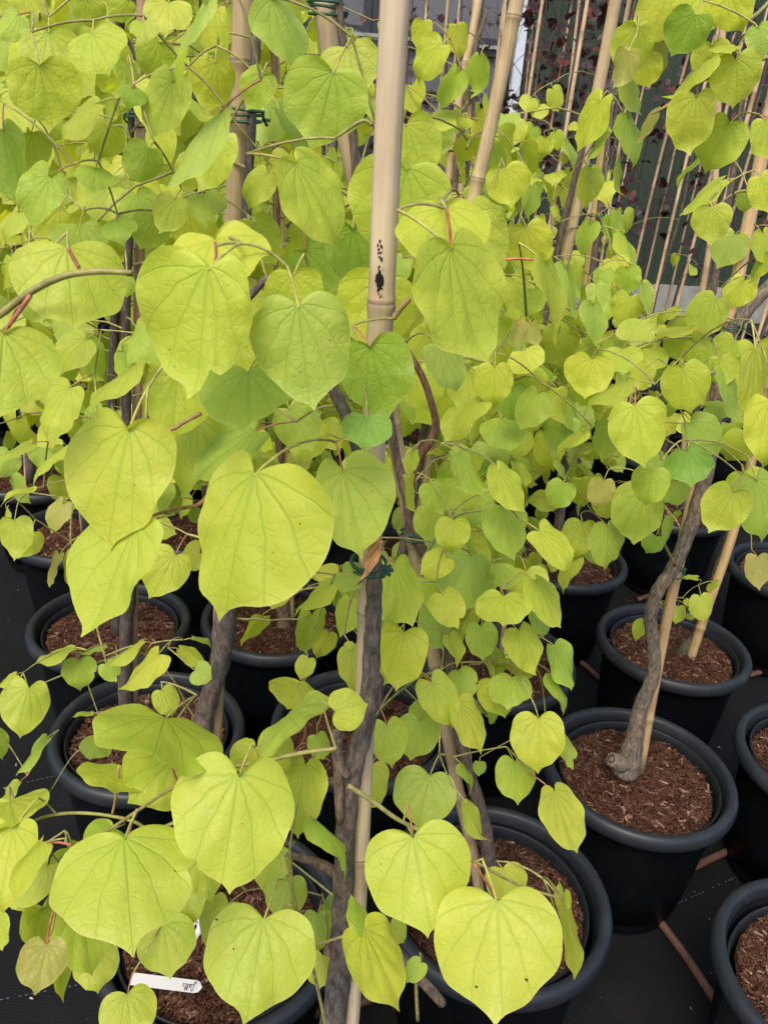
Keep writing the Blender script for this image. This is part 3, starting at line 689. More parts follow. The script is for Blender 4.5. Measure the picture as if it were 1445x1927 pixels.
L0 = [(393,506,352,752,228,.36,'y'),(405,452,425,560,205,.40,'Y'),(128,468,142,618,220,.42,'y'),(8,628,-6,790,240,.38,'y'),(562,577,592,775,190,.37,'G'),
(552,518,556,620,112,.43,'y'),(468,700,455,818,185,.42,'g'),(697,652,728,798,140,.415,'d'),(690,785,686,854,96,.40,'D'),(848,468,922,686,176,.37,'y'),
(838,392,840,520,180,.41,'Y'),(880,405,935,525,130,.46,'y'),(765,320,728,495,195,.55,'y'),(765,235,800,350,110,.62,'y'),(628,138,584,284,164,.6,'G'),
(655,92,668,190,118,.64,'y'),(558,308,634,474,122,.54,'y'),(514,-4,577,140,96,.6,'G'),(665,430,690,548,120,.6,'d'),(575,470,640,545,100,.66,'d'),
(722,532,685,665,155,.5,'Y'),(243,808,208,1037,208,.40,'y'),(478,893,412,1170,252,.375,'y'),(645,888,682,1057,154,.415,'G'),(256,990,152,1200,152,.385,'y'),
(335,707,325,832,128,.45,'y'),(372,790,345,940,100,.48,'y'),(478,812,358,908,95,.46,'g'),
(450,1460,432,1684,234,.385,'y'),(235,1578,252,1803,282,.35,'y'),(497,1730,458,1930,208,.37,'y'),(777,1575,805,1766,202,.41,'y'),(935,1697,932,1932,242,.37,'y'),
(686,1750,752,1905,105,.385,'Y'),(592,1540,650,1658,55,.41,'g'),(88,1780,66,1874,92,.34,'r'),(150,1690,175,1838,135,.43,'y'),(25,1560,8,1722,135,.40,'y'),
(78,1587,30,1705,55,.375,'y'),(20,1508,22,1558,150,.43,'y'),(90,1630,22,1712,75,.44,'y'),(75,1715,120,1888,115,.45,'y'),(308,1740,322,1844,115,.45,'y'),
(240,1872,248,1975,112,.40,'y'),(-5,1725,5,1790,50,.46,'y'),(313,1350,305,1440,250,.43,'y'),(228,1440,215,1494,150,.45,'y'),(325,1430,240,1512,150,.445,'y'),
(215,1560,180,1602,82,.43,'g'),(306,1300,325,1350,52,.47,'y'),(630,1338,693,1325,82,.40,'y'),(562,1286,540,1335,112,.50,'Y'),(543,1345,560,1378,168,.45,'G'),
(575,1440,562,1580,95,.46,'y'),(545,1655,530,1738,78,.48,'g'),(598,1720,600,1794,70,.5,'g'),(612,1700,640,1730,60,.52,'d'),(608,1800,600,1864,62,.47,'y'),
(500,1400,545,1452,85,.46,'Y'),(480,1410,430,1445,65,.47,'y'),(735,1740,760,1775,50,.44,'y'),(792,1812,765,1850,42,.40,'g'),(1060,1700,1080,1845,40,.48,'Y'),(1062,1705,1050,1655,22,.48,'Y'),
(945,1635,962,1702,80,.50,'y'),(645,1075,680,1108,62,.45,'G'),(686,1750,660,1682,42,.385,'g'),(40,1640,60,1720,90,.46,'y'),
(130,1600,175,1700,90,.47,'y'),(385,1600,400,1700,80,.47,'y'),(345,1640,330,1760,100,.49,'y'),(520,1600,500,1690,70,.5,'y'),(430,1700,390,1790,80,.5,'y'),(180,1790,185,1870,90,.48,'y'),
(430,640,440,740,120,.5,'y'),(300,600,240,690,80,.6,'g'),(545,770,590,850,90,.55,'G'),(590,800,560,870,80,.62,'y')]
LFR = {0: .64, 3: .5, 4: .5, 9: .47, 21: .56, 22: .34, 23: .40, 24: .60, 31: .48}
for i, l in enumerate(L0): T0.leaf(*l[:6], c=l[6], seed=i+1, lf=LFR.get(i, .5), label='reddish young leaf' if l[6] == 'r' else None)
def blemish(px, py, r_mm):
    best = None
    for o in T0.o.children:
        if not o.name.startswith('leaf'): continue
        n_v = len(o.data.vertices); co = np.empty(n_v*3, np.float32); o.data.vertices.foreach_get('co', co); co = co.reshape(-1, 3)+T0.b
        d = co-CAM; z = d@FWD; e = np.hypot(PW/2+FPX*(d@RGT)/z-px, PH/2-FPX*(d@UPV)/z-py); k = e.argmin()
        if e[k] < 14 and (best is None or z[k] < best[0]): best = (z[k], o, co[k], k)
    if best is None: return
    z, o, p, k = best; nn = np.array(o.data.vertices[int(k)].normal); nn = nn if nn@(CAM-p) > 0 else -nn
    c_ = CAM+ray(px, py)*(((p-CAM)@nn)/(ray(px, py)@nn))+nn*.0006; u_ = nrm(np.cross(nn, [.3, .2, 1])); v_ = np.cross(nn, u_); m_ = 9
    th = np.linspace(0, 2*np.pi, m_, endpoint=False); rr = r_mm*.001*rng.uniform(.55, 1.3, m_)
    V = np.vstack([[c_], c_+np.outer(np.cos(th)*rr, u_)+np.outer(np.sin(th)*rr*.7, v_)])-T0.b
    link('blemish', mesh('blemish', V, [(0, 1+j, 1+(j+1) % m_) for j in range(m_)], M_BLEM), o)
M_BLEM = simple('leaf_blemish', (.035, .028, .012), .8, .1)
for q in ((897,1857,1.1),(990,1843,1.5),(408,1730,1.0),(440,1786,.8),(330,1640,.7),(420,1500,.5),(455,1550,.45),(418,1600,.4),(450,1605,.35),(255,1680,.35),(700,925,.5),(855,1640,.4),(565,985,.4),(515,1040,.4),(330,690,.35),(620,640,.4)): blemish(*q)
# curled dead leaf caught on the tie
dg, B, ey, ez, Ls = leaf_from_px(722, 1028, 712, 1114, 46, .412, 'b', 77, fold=.35, droop=-.2)
V = dg[0].copy(); q = dg[2][:, 0]; V += np.outer(.35*Ls*q**2*2+.02*Ls*np.sin(q*40+dg[2][:, 1]*31), -ray(715, 1070)); C = dg[3].copy(); C[:, :3] = (.46, .25, .13); C[:, :3] *= (.8+.5*rng.random(len(C)))[:, None]
tag(link('dead_leaf', leaf_mesh('dead_leaf', (V-T0.b, dg[1], dg[2], C, dg[4]), col_mat('dry_leaf', .8, .15, 300)), T0.o), 'curled dead brown leaf')
T0.twig_(pxl([(717,1022),(722,1035)], .43), [.0008,.0007], (.4,.35,.1))
T0.finish()
S0 = [(640,2330),(655,2000),(664,1880),(676,1640),(690,1250),(702,860),(716,600),(727,330),(737,120),(748,-90)]
stake([at(a, b, Y0+.012 if b > 900 else Y0-.002) for a, b in S0], (.0074, .0073), 'thickest pale bamboo stake, upright in the middle in front of everything, with black mould flecks', npy=[1815, 1610, 1150, 572], seed=3, seg=18, base=(.54,.45,.32))
tie(at(692, 1078, Y0+.004), .0098, 'green tie round the nearest trunk and stake beside the curled brown leaf', n=4, tilt=.10)
# mould flecks on the main stake: small raised crusts
mb = MB()
for i in range(110):
    blot = i < 55; py = rng.normal()*6+526 if blot else rng.uniform(450, 556); px = 716+rng.normal()*(3.0 if blot else 2.6); k = .8 if blot else .4
    c = at(px, py, Y0-.002)-np.array([0, .0075*math.sqrt(max(0.05, 1-((px-720)/25)**2))+.0004, 0]); s = rng.uniform(.0006, .0015)*k
    th = np.linspace(0, 2*np.pi, 7, endpoint=False); rr = s*rng.uniform(.6, 1.3, 7)
    V = np.vstack([[c+(0, -.0003, 0)], c+np.stack([np.cos(th)*rr, np.full(7, .0004), np.sin(th)*rr*1.5], 1)]); mb.add(V, [(0, 1+j, 1+(j+1) % 7, 1+(j+1) % 7) for j in range(7)])
STAKE0 = [o for o in COL.objects if o.name == 'bamboo_stake'][0]
V = np.vstack(mb.V)-np.array(STAKE0.location)
link('mould_flecks', mesh('mould_flecks', V, [tuple(f[:3]) for f in np.vstack(mb.F)], simple('mould', (.015, .013, .012), .9, .1)), STAKE0)

# --- T4: left of the main stake, thick dark trunk
T4 = Tree('redbud_sapling', 'golden redbud left of the middle stake, thick dark trunk tied to a brown cane', base_of('P14'))
trunk_px(T4, [(345,1790,20),(352,1700,17),(360,1600,17),(375,1400,20),(395,1310,18),(414,1250,19),(424,1160,21),(437,1000,17),(441,880,15),(450,640,12),(462,440,10),(470,300,9),(478,150,9),(486,40,8),(492,-60,8)], .75, c=(.13,.11,.10))
stake([at(a, b, .765) for a, b in [(384,1760),(398,1500),(408,1330),(420,1050),(432,700),(440,450),(452,220),(460,0),(464,-80)]], (.0072, .0098), 'thick brown cane left of the middle one, crossed by a green tie near the top', npy=[1420, 1190, 800, 455, 118], seed=8, base=(.40,.31,.18))
tie(at(458, 222, .758), .0150, 'green tie with loose ends on the thick cane left of the middle one', n=3)
L4 = [(75,122,98,245,142,.56,'y'),(93,62,112,165,122,.66,'y'),(175,63,208,144,114,.56,'y'),(5,243,36,385,108,.6,'G'),(0,190,50,250,120,.7,'y'),(325,155,283,264,90,.62,'y'),
(390,10,346,202,48,.52,'G'),(415,210,314,356,55,.53,'G'),(405,118,390,215,92,.66,'Y'),(270,42,278,84,58,.6,'y'),(240,120,238,167,52,.64,'g'),(250,166,240,214,62,.62,'d'),
(180,195,122,282,50,.62,'y'),(280,280,248,343,82,.6,'g'),(180,318,178,366,74,.62,'g'),(95,332,57,428,92,.6,'g'),(110,395,65,446,82,.7,'y'),(35,400,18,470,52,.7,'y'),
(150,425,155,502,110,.66,'g'),(220,415,235,465,68,.62,'d'),(380,370,390,432,98,.66,'g'),(290,412,262,470,80,.66,'g'),(415,262,372,362,84,.62,'y'),(35,28,3,78,56,.6,'G'),
(165,0,182,58,62,.66,'y'),(240,0,208,40,58,.66,'y'),(318,5,312,72,94,.66,'Y'),(405,22,386,106,58,.67,'Y'),(45,-22,45,32,82,.72,'Y'),(497,140,462,208,72,.6,'g'),(525,205,592,302,48,.66,'g'),
(252,685,167,802,40,.66,'y'),(140,832,62,926,42,.66,'y'),(130,730,92,832,76,.7,'y'),(160,640,115,706,72,.72,'y'),(330,1045,280,1127,88,.58,'y'),(285,985,333,1006,45,.6,'y'),
(580,1240,565,1280,38,.62,'y'),(620,1100,553,1163,42,.56,'Y'),(520,1100,512,1147,60,.52,'Y'),(235,525,240,560,40,.6,'g'),(500,560,470,640,60,.62,'y'),(60,560,80,610,60,.66,'g'),(330,375,300,440,70,.62,'y'),
(500,330,470,400,60,.64,'y'),(60,250,40,330,90,.72,'y'),(205,240,190,300,75,.7,'y'),(370,300,350,360,70,.68,'Y'),(300,80,280,150,80,.72,'y'),(480,420,520,500,80,.66,'y')]
for i, l in enumerate(L4): T4.leaf(*l[:6], c=l[6], seed=i+201)

# --- T5: in P11
T5 = Tree('redbud_sapling', 'golden redbud on the left, thin black trunk with a dark hooked twig at its top', base_of('P11'))
trunk_px(T5, [(238,1345,14),(236,1280,13),(238,1180,12),(246,1100,11),(240,900,9),(238,600,8),(246,400,7),(246,290,7),(250,170,6),(256,110,5),(240,75,4),(226,52,3)], 1.12, c=(.075,.065,.062))
T5.twig_(pxl([(256,92),(290,93),(330,108),(400,160)], 1.1), [.0025,.002,.0015,.001], (.13,.12,.05), bark=True)
T5.twig_(pxl([(246,265),(235,240),(210,238),(185,262),(178,300)], 1.08), [.0022,.0018,.0015,.001,.0008], (.2,.2,.05))
stake([at(a, b, 1.14) for a, b in [(252,1340),(252,1150),(258,800),(263,460),(268,60),(269,-90)]], (.0072, .0072), 'brown cane on the left, dark green tie high up beside a hooked black twig', npy=[1150, 800, 500, 300, 90], seed=11, base=(.40,.28,.18))
tie(at(256, 222, 1.12), .0125, 'green tie on the left cane beside the black trunk')
L5 = [(55,1295,38,1390,96,.72,'y'),(150,1243,152,1301,68,.8,'g'),(135,1222,64,1252,24,.8,'y'),(195,1212,144,1226,14,.85,'g'),(298,1232,222,1297,52,.7,'Y'),(262,1206,200,1262,24,.75,'y'),(200,1250,220,1284,44,.75,'g'),
(345,1222,396,1246,36,.72,'y'),(368,1262,400,1278,50,.66,'g'),(30,1270,-5,1292,18,.75,'y'),(85,1392,30,1462,26,.72,'g'),(35,1475,-5,1512,26,.7,'g'),(-6,1380,5,1432,44,.72,'g'),
(28,980,33,1056,70,.75,'y'),(60,1002,34,1052,60,.79,'y'),(145,1043,138,1115,60,.8,'y'),(112,1045,94,1106,20,.8,'r'),(120,948,97,1005,47,.9,'r'),(62,920,0,956,20,.75,'y'),(58,835,-3,872,24,.7,'y'),
(240,1340,225,1375,42,.9,'g'),(172,1340,135,1350,12,.9,'g'),(190,1390,170,1430,60,.8,'g'),(230,660,270,700,50,.95,'g'),(250,650,225,720,60,1.0,'g'),(160,640,200,720,60,1.0,'g'),(365,1200,400,1225,14,.75,'g')]
for i, l in enumerate(L5): T5.leaf(*l[:6], c=l[6], seed=i+301)
T5.twig_(pxl([(236,1360),(180,1400),(140,1420),(95,1490)], .95), [.0016,.0012,.001,.0008], (.22,.22,.08))
T5.twig_(pxl([(400,1400),(360,1340),(318,1268),(250,1215)], .75), [.0013,.0013,.0011,.0008], (.30,.22,.09))
T5.twig_(pxl([(236,1230),(140,1262),(60,1295)], .85), [.0016,.0012,.0008], (.22,.24,.08))

# --- T3: in P1, cane leaning left, trunk twisting beside it
T3 = Tree('redbud_sapling', 'golden redbud with thin twisting brown branch, tied to the left-leaning cane behind the middle stake', base_of('P1'))
trunk_px(T3, [(935,1700,16),(925,1650,14),(912,1560,13),(885,1460,11),(862,1380,10),(845,1250,9),(828,1120,9),(797,1040,10),(775,1000,11),(766,940,10),(748,870,8),(730,760,8),(705,560,8),(672,380,9),(668,300,8),(652,130,8),(640,40,8),(628,-60,8)], .83, c=(.12,.095,.08))
T3.twig_(pxl([(768,945),(772,920),(782,872),(812,825),(820,795),(806,740),(790,700),(765,660),(745,640)], .72), [.0042,.0042,.004,.0045,.004,.0035,.0033,.003,.0025], (.22,.11,.065), bark=True)
stake([at(a, b, .85) for a, b in [(908,1710),(888,1600),(852,1440),(815,1230),(768,960),(738,790),(700,480),(655,280),(605,0),(588,-90)]], (.0080, .0095), 'cane leaning to the left behind the middle stake, rising out of the bottom centre pot', npy=[1500, 1250, 1020, 800, 440, 200], seed=21, base=(.42,.33,.20))
tie(at(776, 1008, .835), .0125, 'green tie joining twisting trunk and left-leaning cane at mid height')
tie(at(612, 22, .835), .0135, 'green tie at the very top, on the cane left of the middle stake', n=3)
L3 = [(828,650,858,740,72,.66,'G'),(862,852,912,934,56,.66,'g'),(940,885,992,968,64,.66,'Y'),(945,955,968,1057,86,.68,'G'),(1015,1000,1065,1092,68,.64,'Y'),(853,980,850,1044,68,.66,'y'),(812,912,832,970,60,.7,'g'),
(840,1050,790,1082,56,.66,'Y'),(833,1118,862,1184,68,.64,'Y'),(948,1122,946,1180,106,.65,'y'),(1008,1095,1055,1182,64,.66,'y'),(743,1065,777,1180,82,.6,'y'),(760,1190,745,1302,98,.60,'Y'),(663,1222,667,1308,68,.52,'Y'),
(905,1180,908,1245,62,.7,'g'),(845,1198,858,1260,40,.67,'y'),(975,1187,1010,1272,70,.66,'Y'),(1045,1217,1075,1300,56,.72,'g'),(1040,1270,1058,1348,36,.71,'g'),(812,1285,852,1370,74,.6,'y'),(868,1265,880,1322,58,.68,'g'),
(864,1325,905,1421,58,.6,'Y'),(930,1280,950,1352,78,.68,'y'),(962,1275,955,1337,82,.66,'g'),(1013,1352,1012,1457,104,.6,'Y'),(1050,1380,1078,1449,38,.69,'y'),(968,1435,974,1516,76,.62,'g'),(1042,1490,1086,1606,84,.58,'Y'),
(808,1460,785,1562,120,.56,'g'),(878,1512,925,1582,42,.5,'y'),(790,1355,772,1432,84,.64,'g'),(728,1365,738,1447,74,.55,'y'),(902,1435,900,1462,26,.7,'g'),(795,1320,800,1360,60,.7,'g'),(745,1200,720,1290,70,.66,'y'),
(700,1440,690,1530,70,.62,'y'),(905,757,852,822,42,.8,'y'),(870,905,870,975,85,.75,'y'),(770,900,790,970,30,.6,'Y'),(780,850,770,900,30,.62,'y'),(810,960,800,1020,60,.78,'g'),(870,1020,900,1100,90,.78,'y'),(930,1060,920,1120,90,.8,'g'),
(895,930,880,1000,80,.8,'g'),(990,1075,1000,1140,80,.82,'y'),(850,1060,880,1110,70,.8,'g'),(735,1130,745,1180,60,.68,'g'),(880,700,880,780,80,.85,'y'),(800,1090,830,1150,60,.72,'g'),(870,1440,880,1500,30,.6,'g'),(655,1130,640,1200,50,.6,'y'),(765,1100,730,1110,30,.62,'g'),
(520,610,510,640,40,.7,'y')]
for i, l in enumerate(L3): T3.leaf(*l[:6], c=l[6], seed=i+401)
T3.twig_(pxl([(790,1060),(850,975),(920,960),(985,950)], .74), [.0018,.0015,.001,.0008], (.22,.24,.08))
T3.twig_(pxl([(830,1260),(780,1280),(720,1330),(690,1375)], .66), [.0018,.0015,.001,.0008], (.22,.24,.08))

# --- T1: right, bare curved trunk in P2
T1 = Tree('redbud_sapling', 'golden redbud on the right with bare S-curved grey trunk and cut burl at its foot', base_of('P2'))
trunk_px(T1, [(1174,1452,26),(1186,1420,21),(1195,1380,15.5),(1205,1330,14),(1228,1270,13),(1227,1200,12.5),(1223,1160,12),(1238,1110,12.5),(1263,1075,13),(1290,1015,13),(1312,950,14),(1335,860,13),(1346,770,13),(1350,720,12),(1362,650,12),(1400,590,13),(1450,535,12),(1520,470,11)], 1.12, c=(.165,.14,.11), wob=.010)
bp = [at(1182,1440,1.118), at(1168,1437,1.108), at(1158,1433,1.102), at(1150,1428,1.098)]
V, F = tube(catmull(bp, 4), [.009,.011,.0132,.0145,.0152,.0156,.0156,.0152,.0146,.0140,.0135,.0128,.0120], 18, True, .05); mb = MB(); mb.add(V-T1.b, F, np.array((.17,.145,.115))); burl = mb.build('cut_burl', M_BARK, T1.o)
ax_ = nrm(bp[3]-bp[2]); c_ = bp[3]+ax_*.0006; u_ = nrm(np.cross(ax_, [0, 0, 1])); v_ = np.cross(ax_, u_); mb = MB(); th = np.linspace(0, 2*np.pi, 22, endpoint=False); rr_ = .0078*(1+.16*rng.normal(size=22))
V = np.vstack([[c_-ax_*.004], c_+np.outer(np.cos(th)*rr_*.5, u_)+np.outer(np.sin(th)*rr_*.5, v_)-ax_*.001, c_+np.outer(np.cos(th)*rr_, u_)+np.outer(np.sin(th)*rr_, v_)+ax_*.001])
mb.add(V-T1.b, [(0, 1+k, 1+(k+1) % 22, 1+(k+1) % 22) for k in range(22)]+[(1+k, 23+k, 23+(k+1) % 22, 1+(k+1) % 22) for k in range(22)], np.array((.035,.028,.02))); mb.build('dark_hollow', M_BARK, burl)  # recessed cut face, darker than the burl around it
T1.twig_(pxl([(1270,1065),(1255,1035),(1240,1005),(1230,985)], 1.1), [.003,.0025,.002,.0015], (.14,.12,.05), bark=True)
stake([at(a, b, 1.135) for a, b in [(1203,1450),(1218,1360),(1238,1250),(1254,1165),(1272,1080),(1297,960),(1330,800),(1360,660),(1398,470),(1435,280),(1480,60)]], (.0088, .0088), 'pale cane standing behind the S-curved grey trunk on the right', seed=31, base=(.52,.37,.2))
tie(at(1270, 1072, 1.122), .0128, 'green tie low on the S-curved trunk, well above its pot', n=2)
tie(at(1378, 615, 1.12), .0135, 'green tie near the right edge where the S-curved trunk crosses its cane')
L1 = [(1260,-22,1160,72,98,.8,'Y'),(1200,52,1178,152,80,.78,'y'),(1182,97,1152,167,52,.75,'r'),(1215,108,1222,166,66,.82,'Y'),(1250,70,1235,150,42,.83,'r'),(1182,150,1207,217,46,.85,'G'),(1182,220,1188,320,54,.85,'g'),(1238,208,1192,272,24,.8,'r'),
(1165,300,1180,372,18,.85,'G'),(1308,28,1262,107,86,.75,'d'),(1320,-12,1260,50,122,.82,'Y'),(1370,-16,1398,62,90,.8,'Y'),(1338,84,1335,158,78,.86,'Y'),(1335,108,1243,182,34,.75,'y'),(1385,87,1318,106,18,.75,'y'),(1310,182,1298,294,92,.74,'y'),
(1385,113,1378,206,98,.75,'y'),(1425,52,1432,118,56,.75,'G'),(1372,233,1326,327,94,.78,'y'),(1440,228,1446,302,62,.75,'y'),(1315,298,1272,366,20,.85,'g'),(1352,342,1277,406,34,.72,'y'),(1340,392,1338,462,80,.7,'y'),(1405,362,1398,402,40,.8,'g'),
(1430,335,1448,404,66,.7,'Y'),(1435,480,1404,536,30,.9,'y'),(1345,563,1305,642,76,.94,'y'),(1298,618,1220,654,30,.94,'Y'),(1400,530,1375,582,62,1.0,'Y'),(1225,657,1222,702,68,.95,'y'),(1172,657,1172,707,78,.95,'Y'),(1113,675,1100,752,96,.88,'Y'),
(1305,642,1315,692,60,.95,'y'),(1285,697,1300,780,97,.84,'y'),(1325,650,1335,702,48,.95,'G'),(1355,675,1364,730,64,.9,'y'),(1420,655,1398,788,84,.75,'Y'),(1450,755,1430,884,98,.72,'Y'),(1365,702,1402,797,48,.9,'g'),(1195,765,1213,882,115,.72,'y'),
(1178,715,1097,792,38,.85,'y'),(1218,690,1180,732,46,.9,'Y'),(1300,795,1350,862,74,.85,'g'),(1275,757,1235,778,26,.9,'d'),(1330,765,1383,789,40,.95,'d'),(1292,850,1300,917,98,.8,'D'),(1228,885,1213,952,74,.75,'g'),(1212,922,1192,1026,100,.84,'g'),
(1270,905,1250,947,72,.9,'d'),(1380,925,1332,1004,92,.75,'y'),(1422,905,1430,1022,104,.8,'g'),(1425,1048,1428,1112,50,.9,'r'),(1232,1010,1215,1042,44,1.0,'d'),(1262,975,1250,1028,22,1.05,'g'),(1400,890,1420,950,80,.9,'y'),(1435,440,1450,500,50,.9,'y'),(1380,640,1345,680,60,1.0,'y'),(1150,800,1130,870,60,.9,'g'),(1135,905,1122,960,52,.85,'r')]
for i, l in enumerate(L1): T1.leaf(*l[:6], c=l[6], seed=i+501, label='reddish young leaf' if l[6] == 'r' else None)
T1.twig_(pxl([(1480,-30),(1400,40),(1330,0),(1270,10),(1215,45),(1180,95)], .82), [.0022,.002,.0018,.0016,.0013,.0009], (.2,.2,.08))
T1.twig_(pxl([(1500,90),(1352,138),(1300,165),(1262,195),(1225,215)], .78), [.0018,.0016,.0014,.0012,.0008], (.26,.2,.08))
T1.twig_(pxl([(1480,380),(1420,362),(1385,362),(1345,390)], .74), [.0016,.0014,.0012,.0009], (.26,.22,.08))
T1.twig_(pxl([(1345,700),(1290,715),(1240,745),(1190,790),(1140,880)], .88), [.0022,.0018,.0016,.0013,.001], (.26,.22,.09))
T1.twig_(pxl([(1345,780),(1290,850),(1240,890),(1212,925)], .95), [.002,.0016,.0013,.001], (.26,.24,.09))

# --- T2: in P3
T2 = Tree('redbud_sapling', 'golden redbud behind the S-curved one, with a low sprout of small heart leaves', base_of('P3'))
trunk_px(T2, [(1282,1232,13),(1292,1215,10),(1312,1190,9),(1345,1090,9),(1375,1000,9),(1400,900,9),(1430,760,8),(1455,600,8)], 1.56, c=(.10,.10,.06))
stake([at(a, b, 1.545) for a, b in [(1291,1262),(1328,1150),(1370,1030),(1400,920),(1432,780),(1470,600)]], (.0102, .0098), 'straight pale cane slanting up out of the pot with the small sprout', seed=41, base=(.50,.36,.18))
L2_ = [(1318,1122,1322,1172,46,1.4,'y'),(1338,1098,1345,1108,30,1.42,'y'),(1310,1088,1278,1090,12,1.42,'y'),(1275,1142,1270,1175,34,1.45,'y'),(1298,1155,1300,1168,20,1.45,'y'),(1210,1170,1196,1208,28,1.25,'y'),(1290,1130,1302,1145,14,1.42,'y'),(1240,1130,1215,1135,10,1.45,'y')]
for i, l in enumerate(L2_): T2.leaf(*l[:6], c=l[6], seed=i+601)

# --- others: Tree, stake with ties, foliage filled below
def simple_tree(k, label, tpts, spts, Y, slabel, sr, c=BRK, dy=.015, seed=0, ties=(), base=(.5,.37,.23), npy=None):
    T = Tree('redbud_sapling', label, base_of(k)); trunk_px(T, tpts, Y, c=c)
    stake([at(a, b, Y+dy) for a, b in spts], (sr, sr), slabel, seed=seed, base=base, npy=npy)
    for (px, py, lab) in ties: tie(at(px, py, Y+.005), sr*1.6, lab)
    return T
T7 = simple_tree('P13', 'golden redbud behind the middle stake, in the pot hidden by the nearest trunk', [(706,1350,11),(725,1200,10),(765,1000,9),(800,800,8),(830,640,7),(845,590,5)],
  [(692,1360),(720,1250),(780,1000),(829,700),(858,540),(885,400),(920,250),(950,110),(985,-60)], 1.19, 'thick cane slanting up to the right just right of the middle stake, two raised joints', .0098, seed=51, base=(.48,.38,.22), npy=[1000, 700, 337, 32])
T9 = simple_tree('P9', 'golden redbud right of centre, behind the middle cluster of drooping leaves', [(925,1240,11),(945,1100,9),(985,850,8),(1000,700,8),(1030,560,7),(1060,420,6),(1100,260,5)],
  [(936,1245),(960,1050),(988,850),(1020,680),(1050,545),(1085,380),(1108,250),(1140,95),(1168,-60)], 1.46, 'long bare cane right of centre slanting to the upper right, pale joint halfway up', .0100, seed=61, base=(.46,.36,.22), npy=[1000, 760, 545, 248])
T10 = simple_tree('P18', 'golden redbud behind the centre, its top shoot of drooping leaves against the grey window', [(765,1010,8),(790,850,7),(820,600,7),(848,400,6),(868,250,6),(888,120,5),(915,20,4)],
  [(775,1010),(800,830),(825,600),(845,330),(868,160),(890,60),(905,-40)], 1.70, 'slim cane in front of the grey window with two green ties', .0079, seed=71, ties=((872,145,'upper green tie on the slim cane before the window'), (856,283,'lower green tie on the slim cane before the window')), base=(.52,.39,.24), npy=[700, 345, 118])
L10 = [(797,42,788,99,42,1.3,'Y'),(860,50,863,114,44,1.35,'Y'),(830,85,789,162,64,1.28,'Y'),(858,138,826,210,50,1.3,'g'),(902,108,880,188,48,1.4,'g'),(757,158,795,222,34,1.4,'Y'),(878,222,880,246,32,1.35,'Y'),(824,240,838,293,56,1.4,'G'),(868,215,855,252,40,1.45,'g'),(917,180,922,228,14,1.5,'G'),
(950,318,962,392,86,1.0,'Y'),(923,400,935,492,64,.95,'g'),(990,428,1005,515,88,1.05,'Y'),(1000,350,992,412,38,1.2,'G'),(1022,492,1046,658,60,.68,'Y'),(975,610,966,655,32,.8,'r'),(1000,610,1014,650,32,.8,'r'),(930,692,928,768,74,.8,'Y'),(985,660,1002,702,74,.9,'Y'),(1012,740,977,810,68,.82,'g'),(965,735,975,800,66,.9,'d'),(1000,545,990,600,60,1.1,'g'),(960,530,985,590,60,1.15,'y'),
(845,640,840,700,60,1.1,'g'),(800,620,790,700,50,1.1,'y'),(945,790,960,850,90,.95,'g'),(1050,735,1045,800,45,.95,'y'),(1060,790,1040,860,70,1.0,'g'),(890,860,900,905,90,1.0,'d'),(1095,985,1080,1050,70,.9,'y'),(1125,1010,1140,1070,70,.95,'g'),(1142,990,1135,1075,70,.85,'g'),(1080,1050,1060,1120,40,.9,'y'),(1060,910,1042,958,58,.85,'g'),(1098,815,1040,872,30,.85,'y')]
for i, l in enumerate(L10): T10.leaf(*l[:6], c=l[6], seed=i+701)
T10.twig_(pxl([(868,130),(850,80),(825,48),(805,40)], 1.33), [.0016,.0012,.001,.0008], (.3,.22,.09))
T11 = simple_tree('P4', 'slender small-leaved golden redbud right of centre, tied to the short frayed cane', [(1048,1010,9),(1060,900,8),(1085,700,7),(1108,560,6),(1130,380,6),(1142,280,5),(1148,185,4),(1170,110,3)],
  [(1050,1010),(1066,850),(1090,640),(1110,480),(1130,330),(1146,185)], 1.94, 'short cane right of centre that ends in a frayed top under a green tie', .0110, seed=81, ties=((1122,405,'green tie halfway up the short frayed cane'), (1146,183,'green tie at the frayed top of the short cane')), base=(.42,.34,.13))
L11 = [(1128,190,1085,288,58,1.3,'Y'),(1145,250,1104,306,22,1.3,'g'),(1110,320,1100,394,52,1.35,'y'),(1110,420,1096,488,44,1.3,'g'),(1138,410,1150,452,28,1.4,'g'),(1160,400,1168,450,26,1.4,'g'),(1172,440,1203,516,38,1.3,'y'),(1150,487,1160,520,62,1.25,'Y'),(1135,508,1136,544,40,1.2,'G'),(1180,505,1185,554,54,1.2,'g'),(1185,560,1168,616,64,1.2,'Y'),
(1210,535,1222,602,30,1.2,'G'),(1216,590,1223,642,10,1.2,'G'),(1122,535,1138,587,48,1.15,'G'),(1112,572,1128,657,52,1.1,'G'),(1075,500,1092,562,42,1.3,'g'),(1062,500,1085,602,44,1.2,'G'),(970,232,968,274,48,1.6,'Y'),(1003,238,985,272,40,1.6,'G'),(1000,185,986,212,38,1.6,'Y'),(1014,200,1020,224,36,1.6,'Y'),(1040,168,1050,212,34,1.6,'Y'),(1045,325,1045,358,44,1.5,'y'),(1025,260,1020,300,36,1.5,'Y'),(1045,250,1050,285,32,1.5,'y'),(1065,270,1085,330,26,1.5,'G'),(1063,290,1060,310,20,1.5,'r'),(1035,430,1040,450,26,1.4,'r'),(1045,390,1052,420,16,1.4,'y'),(1065,350,1075,400,30,1.5,'y')]
for i, l in enumerate(L11): T11.leaf(*l[:6], c=l[6], seed=i+801)
